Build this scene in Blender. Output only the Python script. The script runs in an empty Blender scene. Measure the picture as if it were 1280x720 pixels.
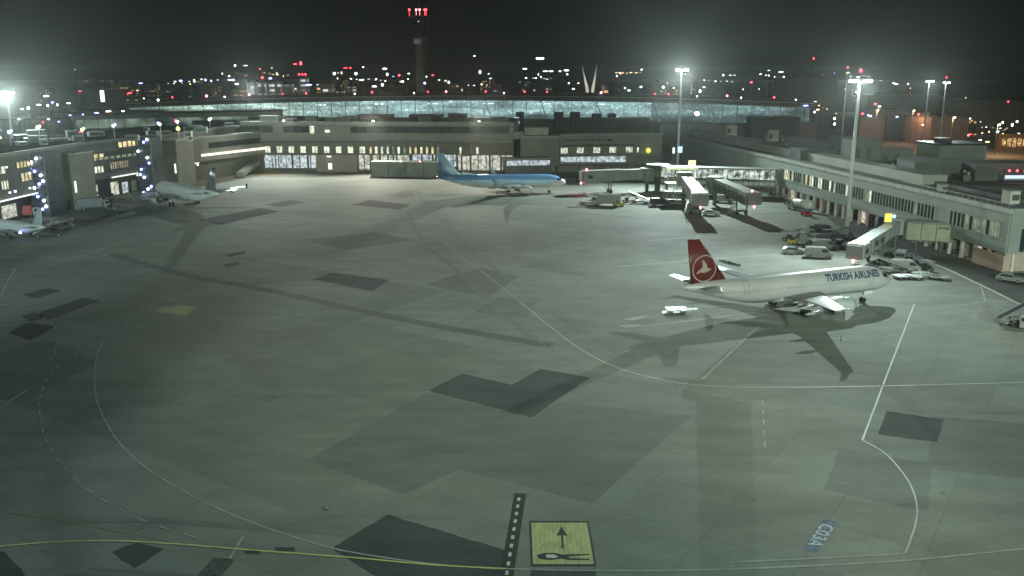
import bpy, bmesh, math, random
from mathutils import Vector, Matrix
R = math.radians
random.seed(7)
SC = bpy.context.scene
COL = SC.collection
# ------------------------------------------------------------------ camera
F, H, YH = 1100.0, 35.0, 95.0            # focal length in photo pixels, height in m, horizon row
PIT = math.atan((360 - YH) / F)
cam = bpy.data.objects.new('camera', bpy.data.cameras.new('camera')); COL.objects.link(cam)
cam.location = (0, 0, H); cam.rotation_euler = (R(90) - PIT, 0, 0)
cam.data.sensor_width = 36; cam.data.lens = 36 * F / 1280
cam.data.clip_start = 0.5; cam.data.clip_end = 20000
SC.camera = cam
# ------------------------------------------------------------------ world, exposure
W = bpy.data.worlds.new('World'); SC.world = W; W.use_nodes = True
nt = W.node_tree; nt.nodes.clear()
wo = nt.nodes.new('ShaderNodeOutputWorld'); wb = nt.nodes.new('ShaderNodeBackground'); wb2 = nt.nodes.new('ShaderNodeBackground'); wa = nt.nodes.new('ShaderNodeAddShader')
sk = nt.nodes.new('ShaderNodeTexSky'); sk.sky_type = 'NISHITA'; sk.sun_disc = False; sk.sun_elevation = R(-8); sk.sun_rotation = R(180)
wb.inputs['Strength'].default_value = 0.02
wb2.inputs['Color'].default_value = (0.0046, 0.0062, 0.0050, 1); wb2.inputs['Strength'].default_value = 0.32   # sky glow of the town at night
nt.links.new(sk.outputs[0], wb.inputs['Color']); nt.links.new(wb.outputs[0], wa.inputs[0]); nt.links.new(wb2.outputs[0], wa.inputs[1]); nt.links.new(wa.outputs[0], wo.inputs['Surface'])
SC.view_settings.view_transform = 'Standard'; SC.view_settings.look = 'None'
SC.view_settings.exposure = 0.16; SC.view_settings.gamma = 1; SC.view_settings.use_curve_mapping = False
SC.render.engine = 'CYCLES'
cy = SC.cycles
cy.use_denoising = True; cy.max_bounces = 4; cy.diffuse_bounces = 2; cy.glossy_bounces = 2; cy.transmission_bounces = 2; cy.volume_bounces = 0; cy.transparent_max_bounces = 8
cy.sample_clamp_indirect = 3.0; cy.caustics_reflective = False; cy.caustics_refractive = False

def ray(px, py):
    u = (px - 640) / F; v = (360 - py) / F
    return Vector((u, math.cos(PIT) + v * math.sin(PIT), -math.sin(PIT) + v * math.cos(PIT)))
def at(px, py, z=0.0):                    # where a point of the survey lies on the level z
    d = ray(px, py); return d * ((z - H) / d.z) + Vector((0, 0, H))
def aty(px, py, Y):                       # ... or on the upright plane y = Y
    d = ray(px, py); return d * (Y / d.y) + Vector((0, 0, H))

# ------------------------------------------------------------------ lamps of the floodlight masts and added fill beams
LAMP_COL = (0.80, 0.98, 0.93)
def spot(name, loc, aim, power, cone=150, blend=0.6, col=LAMP_COL, radius=0.6):
    l = bpy.data.lights.new(name, 'SPOT'); l.energy = power; l.spot_size = R(cone); l.spot_blend = blend
    l.color = col; l.shadow_soft_size = radius
    o = bpy.data.objects.new(name, l); COL.objects.link(o); o.location = loc
    o.rotation_euler = (Vector(aim) - Vector(loc)).to_track_quat('-Z', 'Y').to_euler()
    return o

# ------------------------------------------------------------------ materials
MATS = {}
def mat(name, col=(.5, .5, .5), rough=.6, metal=0.0, var=.18, scale=.6, emis=None, es=0.0, bump=0.0, stretch=None):
    if name in MATS: return MATS[name]
    m = bpy.data.materials.new(name); m.use_nodes = True; n = m.node_tree; b = n.nodes['Principled BSDF']
    b.inputs['Roughness'].default_value = rough; b.inputs['Metallic'].default_value = metal
    tc = n.nodes.new('ShaderNodeTexCoord'); nz = n.nodes.new('ShaderNodeTexNoise'); nz.inputs['Scale'].default_value = scale; nz.inputs['Detail'].default_value = 6
    if stretch:
        mp = n.nodes.new('ShaderNodeMapping'); mp.inputs['Scale'].default_value = stretch
        n.links.new(tc.outputs['Object'], mp.inputs[0]); n.links.new(mp.outputs[0], nz.inputs['Vector'])
    else: n.links.new(tc.outputs['Object'], nz.inputs['Vector'])
    rp = n.nodes.new('ShaderNodeValToRGB')
    rp.color_ramp.elements[0].position = .3; rp.color_ramp.elements[1].position = .7
    rp.color_ramp.elements[0].color = tuple(c * (1 - var) for c in col) + (1,)
    rp.color_ramp.elements[1].color = tuple(min(1, c * (1 + var)) for c in col) + (1,)
    n.links.new(nz.outputs['Fac'], rp.inputs[0]); n.links.new(rp.outputs[0], b.inputs['Base Color'])
    if emis:
        b.inputs['Emission Color'].default_value = tuple(emis) + (1,); b.inputs['Emission Strength'].default_value = es
        m.cycles.emission_sampling = 'NONE'
    if bump:
        bm_ = n.nodes.new('ShaderNodeBump'); bm_.inputs['Strength'].default_value = bump; n.links.new(nz.outputs['Fac'], bm_.inputs['Height']); n.links.new(bm_.outputs[0], b.inputs['Normal'])
    MATS[name] = m; return m
def glow(name, col, s): return mat(name, (.05, .05, .05), .5, 0, .1, 1, col, s)
def math_(n, op, a, b=None, c=None):
    q = n.nodes.new('ShaderNodeMath'); q.operation = op
    for i, v in enumerate((a, b, c)):
        if v is None: continue
        if isinstance(v, (int, float)): q.inputs[i].default_value = v
        else: n.links.new(v, q.inputs[i])
    return q.outputs[0]
def mixc(n, fac, a, b):
    q = n.nodes.new('ShaderNodeMix'); q.data_type = 'RGBA'
    for s, v in ((q.inputs[0], fac), (q.inputs[6], a), (q.inputs[7], b)):
        if isinstance(v, (int, float)): s.default_value = v
        elif isinstance(v, tuple): s.default_value = v + (1,)
        else: n.links.new(v, s)
    return q.outputs[2]
def noise(n, vec, scale, detail=4, mscale=None, rot=0):
    z = n.nodes.new('ShaderNodeTexNoise'); z.inputs['Scale'].default_value = scale; z.inputs['Detail'].default_value = detail
    if mscale or rot:
        mp = n.nodes.new('ShaderNodeMapping'); mp.inputs['Scale'].default_value = mscale or (1, 1, 1); mp.inputs['Rotation'].default_value = (0, 0, rot)
        n.links.new(vec, mp.inputs[0]); vec = mp.outputs[0]
    n.links.new(vec, z.inputs['Vector']); return z.outputs['Fac']
def maprange(n, v, a, b, c, d):
    q = n.nodes.new('ShaderNodeMapRange'); n.links.new(v, q.inputs[0])
    for i, k in enumerate((a, b, c, d)): q.inputs[i + 1].default_value = k
    return q.outputs[0]
SLAB = R(-34)
def paving(name, col, rough=.62, joints=True, amt=1.0):
    m = bpy.data.materials.new(name); m.use_nodes = True; n = m.node_tree; b = n.nodes['Principled BSDF']
    tc = n.nodes.new('ShaderNodeTexCoord'); P = tc.outputs['Object']
    big = maprange(n, noise(n, P, .018, 3), .3, .7, 1 - .22 * amt, 1 + .2 * amt)
    mid = maprange(n, noise(n, P, .16, 6, (1, 2.2, 1), SLAB), .3, .7, 1 - .13 * amt, 1 + .12 * amt)
    fine = maprange(n, noise(n, P, 2.5, 8), .3, .7, .93, 1.07)
    v = math_(n, 'MULTIPLY', math_(n, 'MULTIPLY', big, mid), fine)
    tyre = maprange(n, noise(n, P, .35, 3, (.08, 1.6, 1), R(14)), .60, .78, 1, .84)
    v = math_(n, 'MULTIPLY', v, tyre)
    spot_ = maprange(n, noise(n, P, .55, 2), .70, .76, 1, .78); v = math_(n, 'MULTIPLY', v, spot_)
    v = math_(n, 'MULTIPLY', v, maprange(n, noise(n, P, .12, 4, (.10, 1.5, 1), R(-35)), .58, .74, 1, .86))
    v = math_(n, 'MULTIPLY', v, maprange(n, noise(n, P, .05, 5, (.5, 1.5, 1), R(60)), .56, .70, 1, 1.12))
    if joints:
        mp = n.nodes.new('ShaderNodeMapping'); mp.inputs['Rotation'].default_value = (0, 0, -SLAB); n.links.new(P, mp.inputs[0])
        for bw, sq_, lo in ((7.5, 1, .87),):
            br = n.nodes.new('ShaderNodeTexBrick'); br.offset = 0; br.inputs['Scale'].default_value = 1; br.inputs['Brick Width'].default_value = bw; br.inputs['Row Height'].default_value = bw
            br.inputs['Mortar Size'].default_value = .06; br.inputs['Color1'].default_value = (.0, .0, .0, 1); br.inputs['Color2'].default_value = (1, 1, 1, 1); br.inputs['Mortar'].default_value = (.5, .5, .5, 1)
            n.links.new(mp.outputs[0], br.inputs['Vector'])
            v = math_(n, 'MULTIPLY', v, maprange(n, br.outputs['Color'], 0, 1, 1 - .06 * amt, 1 + .05 * amt))
            v = math_(n, 'MULTIPLY', v, maprange(n, br.outputs['Fac'], 0, 1, 1, .86))
        br2 = n.nodes.new('ShaderNodeTexBrick'); br2.offset = .37; br2.inputs['Scale'].default_value = 1; br2.inputs['Brick Width'].default_value = 37.5; br2.inputs['Row Height'].default_value = 22.5
        br2.inputs['Mortar Size'].default_value = 0; br2.inputs['Color1'].default_value = (0, 0, 0, 1); br2.inputs['Color2'].default_value = (1, 1, 1, 1)
        n.links.new(mp.outputs[0], br2.inputs['Vector'])
        v = math_(n, 'MULTIPLY', v, maprange(n, br2.outputs['Color'], 0, 1, .86, 1.1))
    hue = noise(n, P, .03, 2)
    base = mixc(n, hue, tuple(c * k for c, k in zip(col, (1.05, 1.0, .92))), tuple(c * k for c, k in zip(col, (.95, 1.0, 1.06))))
    q = n.nodes.new('ShaderNodeVectorMath'); q.operation = 'SCALE'; n.links.new(base, q.inputs[0]); n.links.new(v, q.inputs['Scale'])
    n.links.new(q.outputs[0], b.inputs['Base Color'])
    b.inputs['Roughness'].default_value = rough
    n.links.new(maprange(n, noise(n, P, .05, 4), .3, .7, rough + .12, rough + .22), b.inputs['Roughness']); b.inputs['Specular IOR Level'].default_value = .22
    MATS[name] = m; return m

# ------------------------------------------------------------------ mesh helpers
class MB:
    def __init__(s): s.bm = bmesh.new()
    def box(s, c, size, rz=0, M=None):
        m = Matrix.Translation(c) @ Matrix.Rotation(rz, 4, 'Z') @ Matrix.Diagonal((size[0], size[1], size[2], 1))
        if M: m = M @ m
        bmesh.ops.create_cube(s.bm, size=1, matrix=m); return s
    def bar(s, a, b, w, h=None):            # box-section bar between two points
        a = Vector(a); b = Vector(b); d = b - a
        q = d.to_track_quat('X', 'Z').to_matrix().to_4x4()
        m = Matrix.Translation((a + b) / 2) @ q @ Matrix.Diagonal((d.length, w, h or w, 1))
        bmesh.ops.create_cube(s.bm, size=1, matrix=m); return s
    def cyl(s, a, b, r1, r2=None, n=12):
        a = Vector(a); b = Vector(b); d = b - a
        m = Matrix.Translation((a + b) / 2) @ d.to_track_quat('Z', 'Y').to_matrix().to_4x4()
        bmesh.ops.create_cone(s.bm, cap_ends=True, segments=n, radius1=r1, radius2=r1 if r2 is None else r2, depth=d.length, matrix=m); return s
    def ball(s, c, r, seg=10, sc=(1, 1, 1)):
        bmesh.ops.create_uvsphere(s.bm, u_segments=seg, v_segments=max(5, seg // 2), radius=r, matrix=Matrix.Translation(c) @ Matrix.Diagonal((*sc, 1))); return s
    def rings(s, rings, cap=True, close=True):
        vs = [[s.bm.verts.new(p) for p in r] for r in rings]
        for a, b in zip(vs, vs[1:]):
            k = len(a)
            for i in range(k if close else k - 1):
                j = (i + 1) % k; s.bm.faces.new((a[i], a[j], b[j], b[i]))
        if cap: s.bm.faces.new(vs[0]); s.bm.faces.new(vs[-1])
        return s
    def prism(s, pts, z0, z1):
        s.rings([[(p[0], p[1], z0) for p in pts], [(p[0], p[1], z1) for p in pts]]); return s
    def side(s, prof, y0, y1, inset=0):     # x-z outline given thickness along y
        s.rings([[(p[0], y0, p[1]) for p in prof], [(p[0], y1, p[1]) for p in prof]]); return s
    def sheet(s, pts):
        s.bm.faces.new([s.bm.verts.new(p) for p in pts]); return s
    def build(s, name, m, parent=None, smooth=False, bevel=0, recalc=True):
        if bevel:
            bmesh.ops.bevel(s.bm, geom=[e for e in s.bm.edges], offset=bevel, segments=2, affect='EDGES', clamp_overlap=True)
        if recalc: bmesh.ops.recalc_face_normals(s.bm, faces=s.bm.faces)
        me = bpy.data.meshes.new(name); s.bm.to_mesh(me); s.bm.free(); me.materials.append(m)
        if smooth:
            for f in me.polygons: f.use_smooth = True
        o = bpy.data.objects.new(name, me); COL.objects.link(o)
        if parent: o.parent = parent
        return o
def tag(o, label, cat, group=None):
    o['label'] = label; o['category'] = cat
    if group: o['group'] = group
    return o
def thing(name, label, cat, loc=(0, 0, 0), rz=0, group=None):
    o = bpy.data.objects.new(name, None); COL.objects.link(o); o.location = loc; o.rotation_euler = (0, 0, rz); o.empty_display_size = .5
    return tag(o, label, cat, group)
def structure(o): o['kind'] = 'structure'; return o
def copy_tree(o, parent=None):
    c = o.copy(); COL.objects.link(c)
    if parent: c.parent = parent
    for ch in list(o.children): copy_tree(ch, c)
    return c
def place(proto, loc, rz, label, group, used=set()):
    o = proto
    if proto.name in used: o = copy_tree(proto)
    used.add(proto.name); o.location = loc; o.rotation_euler = (0, 0, rz); o['label'] = label; o['group'] = group
    return o

# ================================================================== SETTING
M_conc = paving('concrete_apron', (.236, .252, .224))
M_land = mat('dark_land', (.02, .022, .018), .9, 0, .4, .02)
M_asph = paving('dark_asphalt_patch', (.085, .09, .092), .7, False, 1.5)
M_asph2 = paving('grey_asphalt_patch', (.180, .189, .178), .66, False)
M_road = paving('service_road_asphalt', (.10, .102, .098), .7, False)
M_white = mat('white_road_paint', (.62, .64, .58), .6, 0, .22, 1.2)
M_whiteworn = mat('worn_white_paint', (.36, .37, .33), .7, 0, .3, .8)
M_yellow = mat('yellow_road_paint', (.62, .66, .18), .6, 0, .22, 1.0)
M_blacklamp = mat('black_road_paint', (.02, .022, .022), .7, 0, .2, 2)

def patch(name, pts, m, z=.004):
    if name in ('asphalt_patch', 'paving_bay', 'paint_and_light_patch'):      # ragged saw-cut edges
        q = []
        for a, b in zip(pts, list(pts[1:]) + [pts[0]]):
            a = Vector(a[:2]); b = Vector(b[:2]); k = max(1, min(40, int((b - a).length / .8)))
            for i in range(k):
                c = a.lerp(b, i / k); j = .0 if i == 0 else .09
                q.append((c.x + random.uniform(-j, j), c.y + random.uniform(-j, j)))
        pts = q
    o = MB().sheet([(p[0], p[1], z) for p in pts]).build(name, m, recalc=False)
    if o.data.polygons[0].normal.z < 0: o.data.flip_normals()
    return structure(o)
patch('land', [(-4000, -300), (4000, -300), (4000, 9000), (-4000, 9000)], M_land, -.3)
patch('apron', [(-400, -60), (400, -60), (420, 900), (-420, 900)], M_conc, 0)
def ppx(name, px, m, z=.004): return patch(name, [at(*p, z)[:2] for p in px], m, z)
def ribbon(name, pts, w, m, z=.012, closed=False):
    v = [Vector((p[0], p[1])) for p in pts]; L = []; Rr = []
    for i, p in enumerate(v):
        d = (v[min(i + 1, len(v) - 1)] - v[max(i - 1, 0)]).normalized(); nn = Vector((-d.y, d.x)) * w / 2
        L.append(p + nn); Rr.append(p - nn)
    b = MB(); a = [b.bm.verts.new((*p, z)) for p in L]; c = [b.bm.verts.new((*p, z)) for p in Rr]
    for i in range(len(v) - 1): b.bm.faces.new((c[i], c[i + 1], a[i + 1], a[i]))
    return structure(b.build(name, m, recalc=False))
def smooth_px(px, n=10):                  # Catmull-Rom through surveyed points, on the ground
    P = [at(*p).xy for p in px]; P = [P[0] * 2 - P[1]] + P + [P[-1] * 2 - P[-2]]; out = []
    for i in range(1, len(P) - 2):
        for k in range(n):
            t = k / n; a, b, c, d = P[i - 1:i + 3]
            out.append(.5 * ((2 * b) + (c - a) * t + (2 * a - 5 * b + 4 * c - d) * t * t + (3 * b - a - 3 * c + d) * t ** 3))
    return out + [P[-2]]
# asphalt repairs in the concrete
for q, (px, m) in enumerate([
    ([(535, 488), (578, 467), (640, 481), (676, 461), (738, 472), (664, 522)], M_asph),
    ([(390, 349), (415, 341), (487, 350), (465, 364)], M_asph),
    ([(415, 685), (485, 643), (632, 688), (626, 740), (500, 740)], M_asph),
    ([(140, 690), (172, 678), (205, 686), (168, 710)], M_asph),
    ([(-10, 690), (5, 689), (48, 735), (-20, 740)], M_asph),
    ([(1108, 514), (1180, 524), (1172, 553), (1098, 543)], M_asph),
    ([(45, 392), (105, 372), (125, 376), (60, 400)], M_asph), ([(10, 416), (35, 403), (70, 408), (38, 425)], M_asph),
    ([(27, 368), (60, 360), (78, 364), (45, 373)], M_asph), ([(26, 395), (44, 390), (58, 397), (38, 402)], M_asph),
    ([(248, 275), (325, 260), (350, 264), (275, 281)], M_asph), ([(330, 256), (365, 250), (381, 253), (350, 259)], M_asph),
    ([(440, 256), (462, 250), (514, 256), (500, 262)], M_asph), ([(480, 243), (516, 238), (530, 241), (500, 247)], M_asph2),
    ([(278, 331), (298, 327), (301, 331), (283, 334)], M_asph), ([(281, 318), (305, 314), (307, 317), (286, 321)], M_asph),
    ([(325, 497), (343, 493), (351, 498), (334, 503)], M_asph2),
    ([(343, 684), (368, 684), (369, 689), (344, 689)], M_asph), ([(305, 688), (324, 688), (325, 693), (306, 692)], M_asph),
    ([(665, 711), (745, 711), (745, 722), (662, 722)], M_asph),
]):
    ppx('asphalt_patch', px, m, .004 if m is M_asph2 else .008)
bay_z = .0012
for px in [[(385, 575), (535, 490), (664, 522), (700, 502), (865, 520), (782, 592), (740, 630), (575, 586), (505, 618)],
           [(592, 390), (625, 372), (670, 378), (660, 396)], [(530, 355), (600, 335), (650, 345), (610, 372)],
           [(1050, 560), (1165, 580), (1160, 640), (1030, 612)],
           [(0, 440), (60, 425), (125, 450), (40, 500), (0, 500)], [(380, 300), (470, 290), (520, 300), (430, 312)], [(1165, 520), (1290, 530), (1290, 600), (1160, 585)]]:
    bay_z += .0007; ppx('paving_bay', px, M_asph2, bay_z)
M_rub = paving('rubber_tyre_mark', (.219, .228, .215), .7, False); M_seal = mat('crack_sealant', (.06, .063, .06), .6, 0, .3, .5)
zz_ = .0245
def offs(pts, d):
    out = []
    for i, p in enumerate(pts):
        t = (pts[min(i + 1, len(pts) - 1)] - pts[max(i - 1, 0)]).normalized(); out.append(Vector((p.x - t.y * d, p.y + t.x * d)))
    return out
for pxs in ([(519, 240), (545, 290), (610, 345), (690, 410), (770, 459), (865, 480), (1000, 484), (1290, 478)], [(519, 240), (545, 290), (610, 345), (690, 410)],
            [(0, 690), (140, 680), (320, 693), (540, 711), (860, 717), (1290, 690)]):
    base_ = smooth_px(pxs, 12)
    for k in range(3):
        for g_ in (-3.8, 3.8):
            n0 = random.randint(0, len(base_) // 2); n1 = n0 + random.randint(len(base_) // 5, len(base_) // 2); sg = base_[n0:n1]
            if len(sg) > 3: zz_ += .00004; ribbon('tyre_mark', offs(sg, g_ + random.uniform(-.9, .9)), random.uniform(.25, .55), M_rub, zz_ - .0175)
# darker strip across the apron and the road in front of the pier
ribbon('dark_strip', smooth_px([(140, 318), (230, 343), (330, 362), (450, 388), (560, 410), (690, 432)]), 2.2, paving('dark_strip_paving', (.150, .157, .150), .7, False), .0035)
road = [(1135, 316), (1185, 335), (1240, 361), (1300, 392)]
RL = [at(*p).xy for p in road]
patch('service_road', [(81.5, 232), (77.5, 205), (80.2, 172), RL[1][:], RL[2][:], RL[3][:], (120, 118), (125, 152), (96, 156), (90.5, 172), (84, 232)], M_road, .006)
patch('walkway_kerb', [(79.5, 250), (82, 232), (88.3, 172), (90, 156.5), (130, 156.5), (130, 159), (92, 159), (80, 262)], mat('kerb_concrete', (.36, .35, .31), .8, 0, .25, .8), .12)
# painted lines
WL = M_white
ribbon('taxi_line', smooth_px([(519, 240), (524, 258), (545, 290), (575, 319), (610, 345), (650, 377)]), .26, mat('faint_line_and_streak_paint', (.29, .30, .28), .7, 0, .2, .2))
ribbon('taxi_line', smooth_px([(650, 377), (690, 410), (728, 438), (770, 459), (815, 472), (865, 480.5), (920, 483.5), (1000, 484), (1100, 482.5), (1300, 477.5)]), .2, mat('taxi_line_paint', (.46, .48, .44), .6, 0, .25, .25))
ribbon('stand_line', [at(*p).xy for p in [(1143, 380), (1110, 465), (1078, 550)]], .2, mat('taxi_line_paint'))
ribbon('stand_line', smooth_px([(1078, 550), (1104, 565), (1122, 583), (1138, 606), (1146, 632), (1144, 656), (1132, 691)]), .16, mat('taxi_line_paint'))
ribbon('stand_line', [at(*p).xy for p in [(1132, 692), (1020, 698), (912, 703)]], .17, M_whiteworn, .016)
ribbon('taxi_line', smooth_px([(130, 424), (121, 445), (118, 470), (120, 497), (130, 523), (152, 557), (190, 590), (250, 625), (320, 655), (400, 681), (450, 692), (540, 705), (620, 711)]), .16, M_whiteworn)
ribbon('yellow_taxi_line', smooth_px([(-20, 685), (60, 678), (140, 676), (220, 680), (320, 688), (440, 697), (540, 706), (632, 711)]), .17, M_yellow, .02)
ribbon('taxi_line', smooth_px([(632, 711), (720, 713), (860, 713), (1000, 708), (1140, 700), (1300, 684)]), .17, M_whiteworn, .02)
ribbon('yellow_taxi_line', smooth_px([(10, 640), (80, 651), (150, 664), (235, 681)]), .10, mat('worn_yellow_paint', (.28, .3, .14), .7), .016)
ribbon('apron_line', [at(*p).xy for p in [(-10, 516), (34, 487)]], .25, M_whiteworn)
ribbon('apron_line', [at(*p).xy for p in [(-12, 400), (6, 358), (20, 335)]], .3, M_whiteworn)
ribbon('apron_line', [at(*p).xy for p in [(62, 332), (110, 317), (165, 297)]], .45, M_whiteworn)
ribbon('apron_line', [at(*p).xy for p in [(190, 271), (208, 279)]], .4, M_whiteworn)
ribbon('apron_line', [at(*p).xy for p in [(878, 474), (948, 408)]], .28, M_whiteworn)
ribbon('apron_line', [at(*p).xy for p in [(775, 333), (870, 325), (1000, 316)]], .38, M_whiteworn)
ribbon('apron_line', [at(*p).xy for p in [(810, 301), (880, 295)]], .4, M_whiteworn)
ribbon('apron_line', [at(*p).xy for p in [(286, 700), (304, 670)]], .18, M_whiteworn)
ribbon('apron_line', [at(*p).xy for p in [(1050, 603), (1062, 605)]], .12, M_whiteworn)
ribbon('road_edge_line', [at(*p).xy for p in [(1125, 312), (1185, 337), (1240, 363), (1300, 393)]], .42, WL)
ribbon('apron_line', [at(*p).xy for p in [(1226, 358), (1232, 377), (1203, 381)]], .25, M_whiteworn)
ribbon('apron_line', [at(*p).xy for p in [(780, 410), (870, 400), (965, 388)]], .3, M_whiteworn)
def dashes(name, pts, w, m, on, off, z=.012):
    acc = 0; seg = [pts[0]]; draw = True
    for a, b in zip(pts, pts[1:]):
        d = (b - a).length; acc += d
        if draw: seg.append(b)
        if acc > (on if draw else off):
            if draw and len(seg) > 1: ribbon(name, seg, w, m, z)
            draw = not draw; acc = 0; seg = [b]
dashes('dashed_line', smooth_px([(236, 350), (190, 380), (130, 423), (95, 442), (68, 462), (52, 490), (50, 520), (60, 556), (95, 600), (150, 637), (200, 658), (275, 681)], 36), .17, M_whiteworn, 1.3, 1.3)
dashes('dashed_line', smooth_px([(953, 500), (955, 535), (957, 572)], 40), .14, M_whiteworn, 1.4, 1.4)
dashes('dashed_line', smooth_px([(0, 380), (40, 388), (68, 408), (72, 430), (62, 452)], 40), .16, M_whiteworn, 1.6, 1.4)
# tail-of-stand strip: black ground with white blocks
ribbon('black_marking_band', [at(*p).xy for p in [(650.5, 617), (632, 728)]], .98, M_blacklamp, .016)
a = at(649, 621).xy; b = at(632.5, 724).xy; nblk = 10
for k in range(nblk):
    t = (k + .15) / nblk; t2 = (k + .6) / nblk
    ribbon('marking_block', [a.lerp(b, t), a.lerp(b, t2)], .25, WL if k < 7 else M_white, .024)
# yellow ground sign with arrow and pictogram
SX0, SX1, SY0, SY1 = 1.55, 6.05, 58.3, 64.5
patch('sign_border', [(SX0 - .15, SY0 - .3), (SX1 + .15, SY0 - .3), (SX1 + .15, SY1 + .3), (SX0 - .15, SY1 + .3)], M_blacklamp, .012)
mY = bpy.data.materials.new('striped_yellow_paint'); mY.use_nodes = True; n_ = mY.node_tree; b_ = n_.nodes['Principled BSDF']
tc_ = n_.nodes.new('ShaderNodeTexCoord'); sx_ = n_.nodes.new('ShaderNodeSeparateXYZ'); n_.links.new(tc_.outputs['Object'], sx_.inputs[0])
st = math_(n_, 'SINE', math_(n_, 'MULTIPLY', sx_.outputs[0], 18.0))
wear = noise(n_, tc_.outputs['Object'], 1.3, 8, (1, .5, 1))
fac = math_(n_, 'ADD', maprange(n_, st, -.2, 1, 0, .40), maprange(n_, wear, .42, .66, 0, .75)); fac.node.use_clamp = True
n_.links.new(mixc(n_, fac, (.58, .58, .24), (.36, .38, .16)), b_.inputs['Base Color']); b_.inputs['Roughness'].default_value = .6
patch('yellow_ground_sign', [(SX0, SY0), (SX1, SY0), (SX1, SY1), (SX0, SY1)], mY, .018)
def signpatch(name, uv, m=M_blacklamp, z=.024): return patch(name, [(SX0 + u * (SX1 - SX0), SY0 + v * (SY1 - SY0)) for u, v in uv], m, z)
signpatch('arrow_marking', [(.50, .36), (.535, .36), (.545, .68), (.62, .66), (.53, .90), (.43, .66), (.51, .68)])
signpatch('pictogram_marking', [(.08, .16), (.12, .11), (.3, .09), (.46, .12), (.6, .09), (.94, .09), (.94, .12), (.62, .135), (.58, .165), (.95, .21), (.95, .235), (.5, .215), (.38, .255), (.2, .25), (.08, .21)])
signpatch('pictogram_marking', [(.22, .15), (.36, .13), (.43, .17), (.36, .215), (.23, .215)], WL, .03)
dashes('pictogram_marking', [Vector((SX0 + 1.45 + 1.1 * math.cos(t * .05), SY0 + 1.3 + 1.6 * math.sin(t * .05))) for t in range(8, 56)], .05, M_blacklamp, .22, .16, .024)

def text_mesh(txt, m, name, size=1, bold=.0, spacing=1.0, sx=1.0):
    c = bpy.data.curves.new(name, 'FONT'); c.body = txt; c.size = size; c.offset = bold; c.space_character = spacing; c.align_x = 'CENTER'; c.align_y = 'CENTER'; c.resolution_u = 3
    o = bpy.data.objects.new(name, c); COL.objects.link(o)
    dg = bpy.context.evaluated_depsgraph_get(); me = bpy.data.meshes.new_from_object(o.evaluated_get(dg)); bpy.data.objects.remove(o)
    for v in me.vertices: v.co.x *= sx
    me.materials.clear(); me.materials.append(m)
    r = bpy.data.objects.new(name, me); COL.objects.link(r); return r
p0, p1 = at(1038, 650).xy, at(1012, 689).xy
ang = math.atan2(p1.y - p0.y, p1.x - p0.x); mid = (p0 + p1) / 2; Ls = (p1 - p0).length
dv = Vector((math.cos(ang), math.sin(ang))); uv = Vector((-dv.y, dv.x))
patch('blue_ground_sign', [(mid - dv * Ls / 2 - uv * .52)[:], (mid + dv * Ls / 2 - uv * .52)[:], (mid + dv * Ls / 2 + uv * .52)[:], (mid - dv * Ls / 2 + uv * .52)[:]], mat('blue_road_paint', (.10, .15, .23), .7, 0, .5, 2.0), .012)
t_ = text_mesh('C03A', mat('faded_white_paint', (.42, .46, .48), .6, 0, .4, 2), 'stand_number_marking', 1.5, .02, 1.0, (Ls * .86) / 4.4); t_.location = (mid.x, mid.y, .02); t_.rotation_euler = (0, 0, ang); structure(t_)
# dark ground sign, its letters worn away
g0, g1 = at(279, 698).xy, at(246, 735).xy; dd = (g1 - g0).normalized(); nn = Vector((-dd.y, dd.x))
mG = mat('worn_black_sign_paint', (.05, .055, .04), .7, 0, 1.2, 3.2)
patch('black_ground_sign', [(g0 + nn * .95)[:], (g0 - nn * .75)[:], (g1 - nn * .75)[:], (g1 + nn * .95)[:]], mG, .012)
# long-worn pale patch in the dark part of the apron
ppx('paint_and_light_patch', [(193, 389), (207, 382), (248, 383), (232, 395)], mat('worn_pale_yellow_paint', (.36, .37, .20), .7, 0, .2, .5), .010)

# ================================================================== BUILDINGS
M_wall = mat('grey_render_wall', (.27, .265, .235), .8, 0, .14, .15)
M_wall2 = mat('pale_metal_cladding', (.29, .335, .305), .55, .1, .1, .2)
M_roofm = mat('roof_membrane', (.16, .17, .155), .85, 0, .25, .12)
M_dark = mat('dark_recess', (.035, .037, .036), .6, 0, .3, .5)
M_glassd = mat('dark_window_glass', (.03, .04, .045), .12, 0, .2, .6)
M_pink = mat('pinkish_plaster_panel', (.37, .30, .26), .85, 0, .08, .2)
M_frame = mat('white_frame_metal', (.55, .56, .53), .5, .1, .1, 1)
M_steel = mat('galvanised_steel', (.38, .4, .4), .45, .5, .15, 1.5)
M_dsteel = mat('dark_steel', (.10, .105, .105), .5, .3, .2, 1)
def litwin(name, col, s, var=.5, scale=.7):
    if name in MATS: return MATS[name]
    m = bpy.data.materials.new(name); m.use_nodes = True; n = m.node_tree; b = n.nodes['Principled BSDF']; b.inputs['Base Color'].default_value = (.04, .04, .04, 1); b.inputs['Roughness'].default_value = .2
    tc = n.nodes.new('ShaderNodeTexCoord'); nz = noise(n, tc.outputs['Object'], scale, 5)
    n.links.new(maprange(n, nz, .36, .64, s * (1 - var), s * (1 + var)), b.inputs['Emission Strength']); b.inputs['Emission Color'].default_value = (*col, 1)
    m.cycles.emission_sampling = 'NONE'; MATS[name] = m; return m
W_warm = litwin('lit_window_warm', (.92, 1.0, .74), .8, .4)
W_green = litwin('lit_window_green', (.62, .85, .55), .20, .6)
W_yell = litwin('lit_window_yellow', (1.0, .86, .42), .6, .4)
W_blue = litwin('lit_bay_blue', (.82, .95, 1.0), .48, .6, .9)
W_cool = litwin('lit_bay_cool', (.95, .97, .80), .45, .6, .8)
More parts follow.
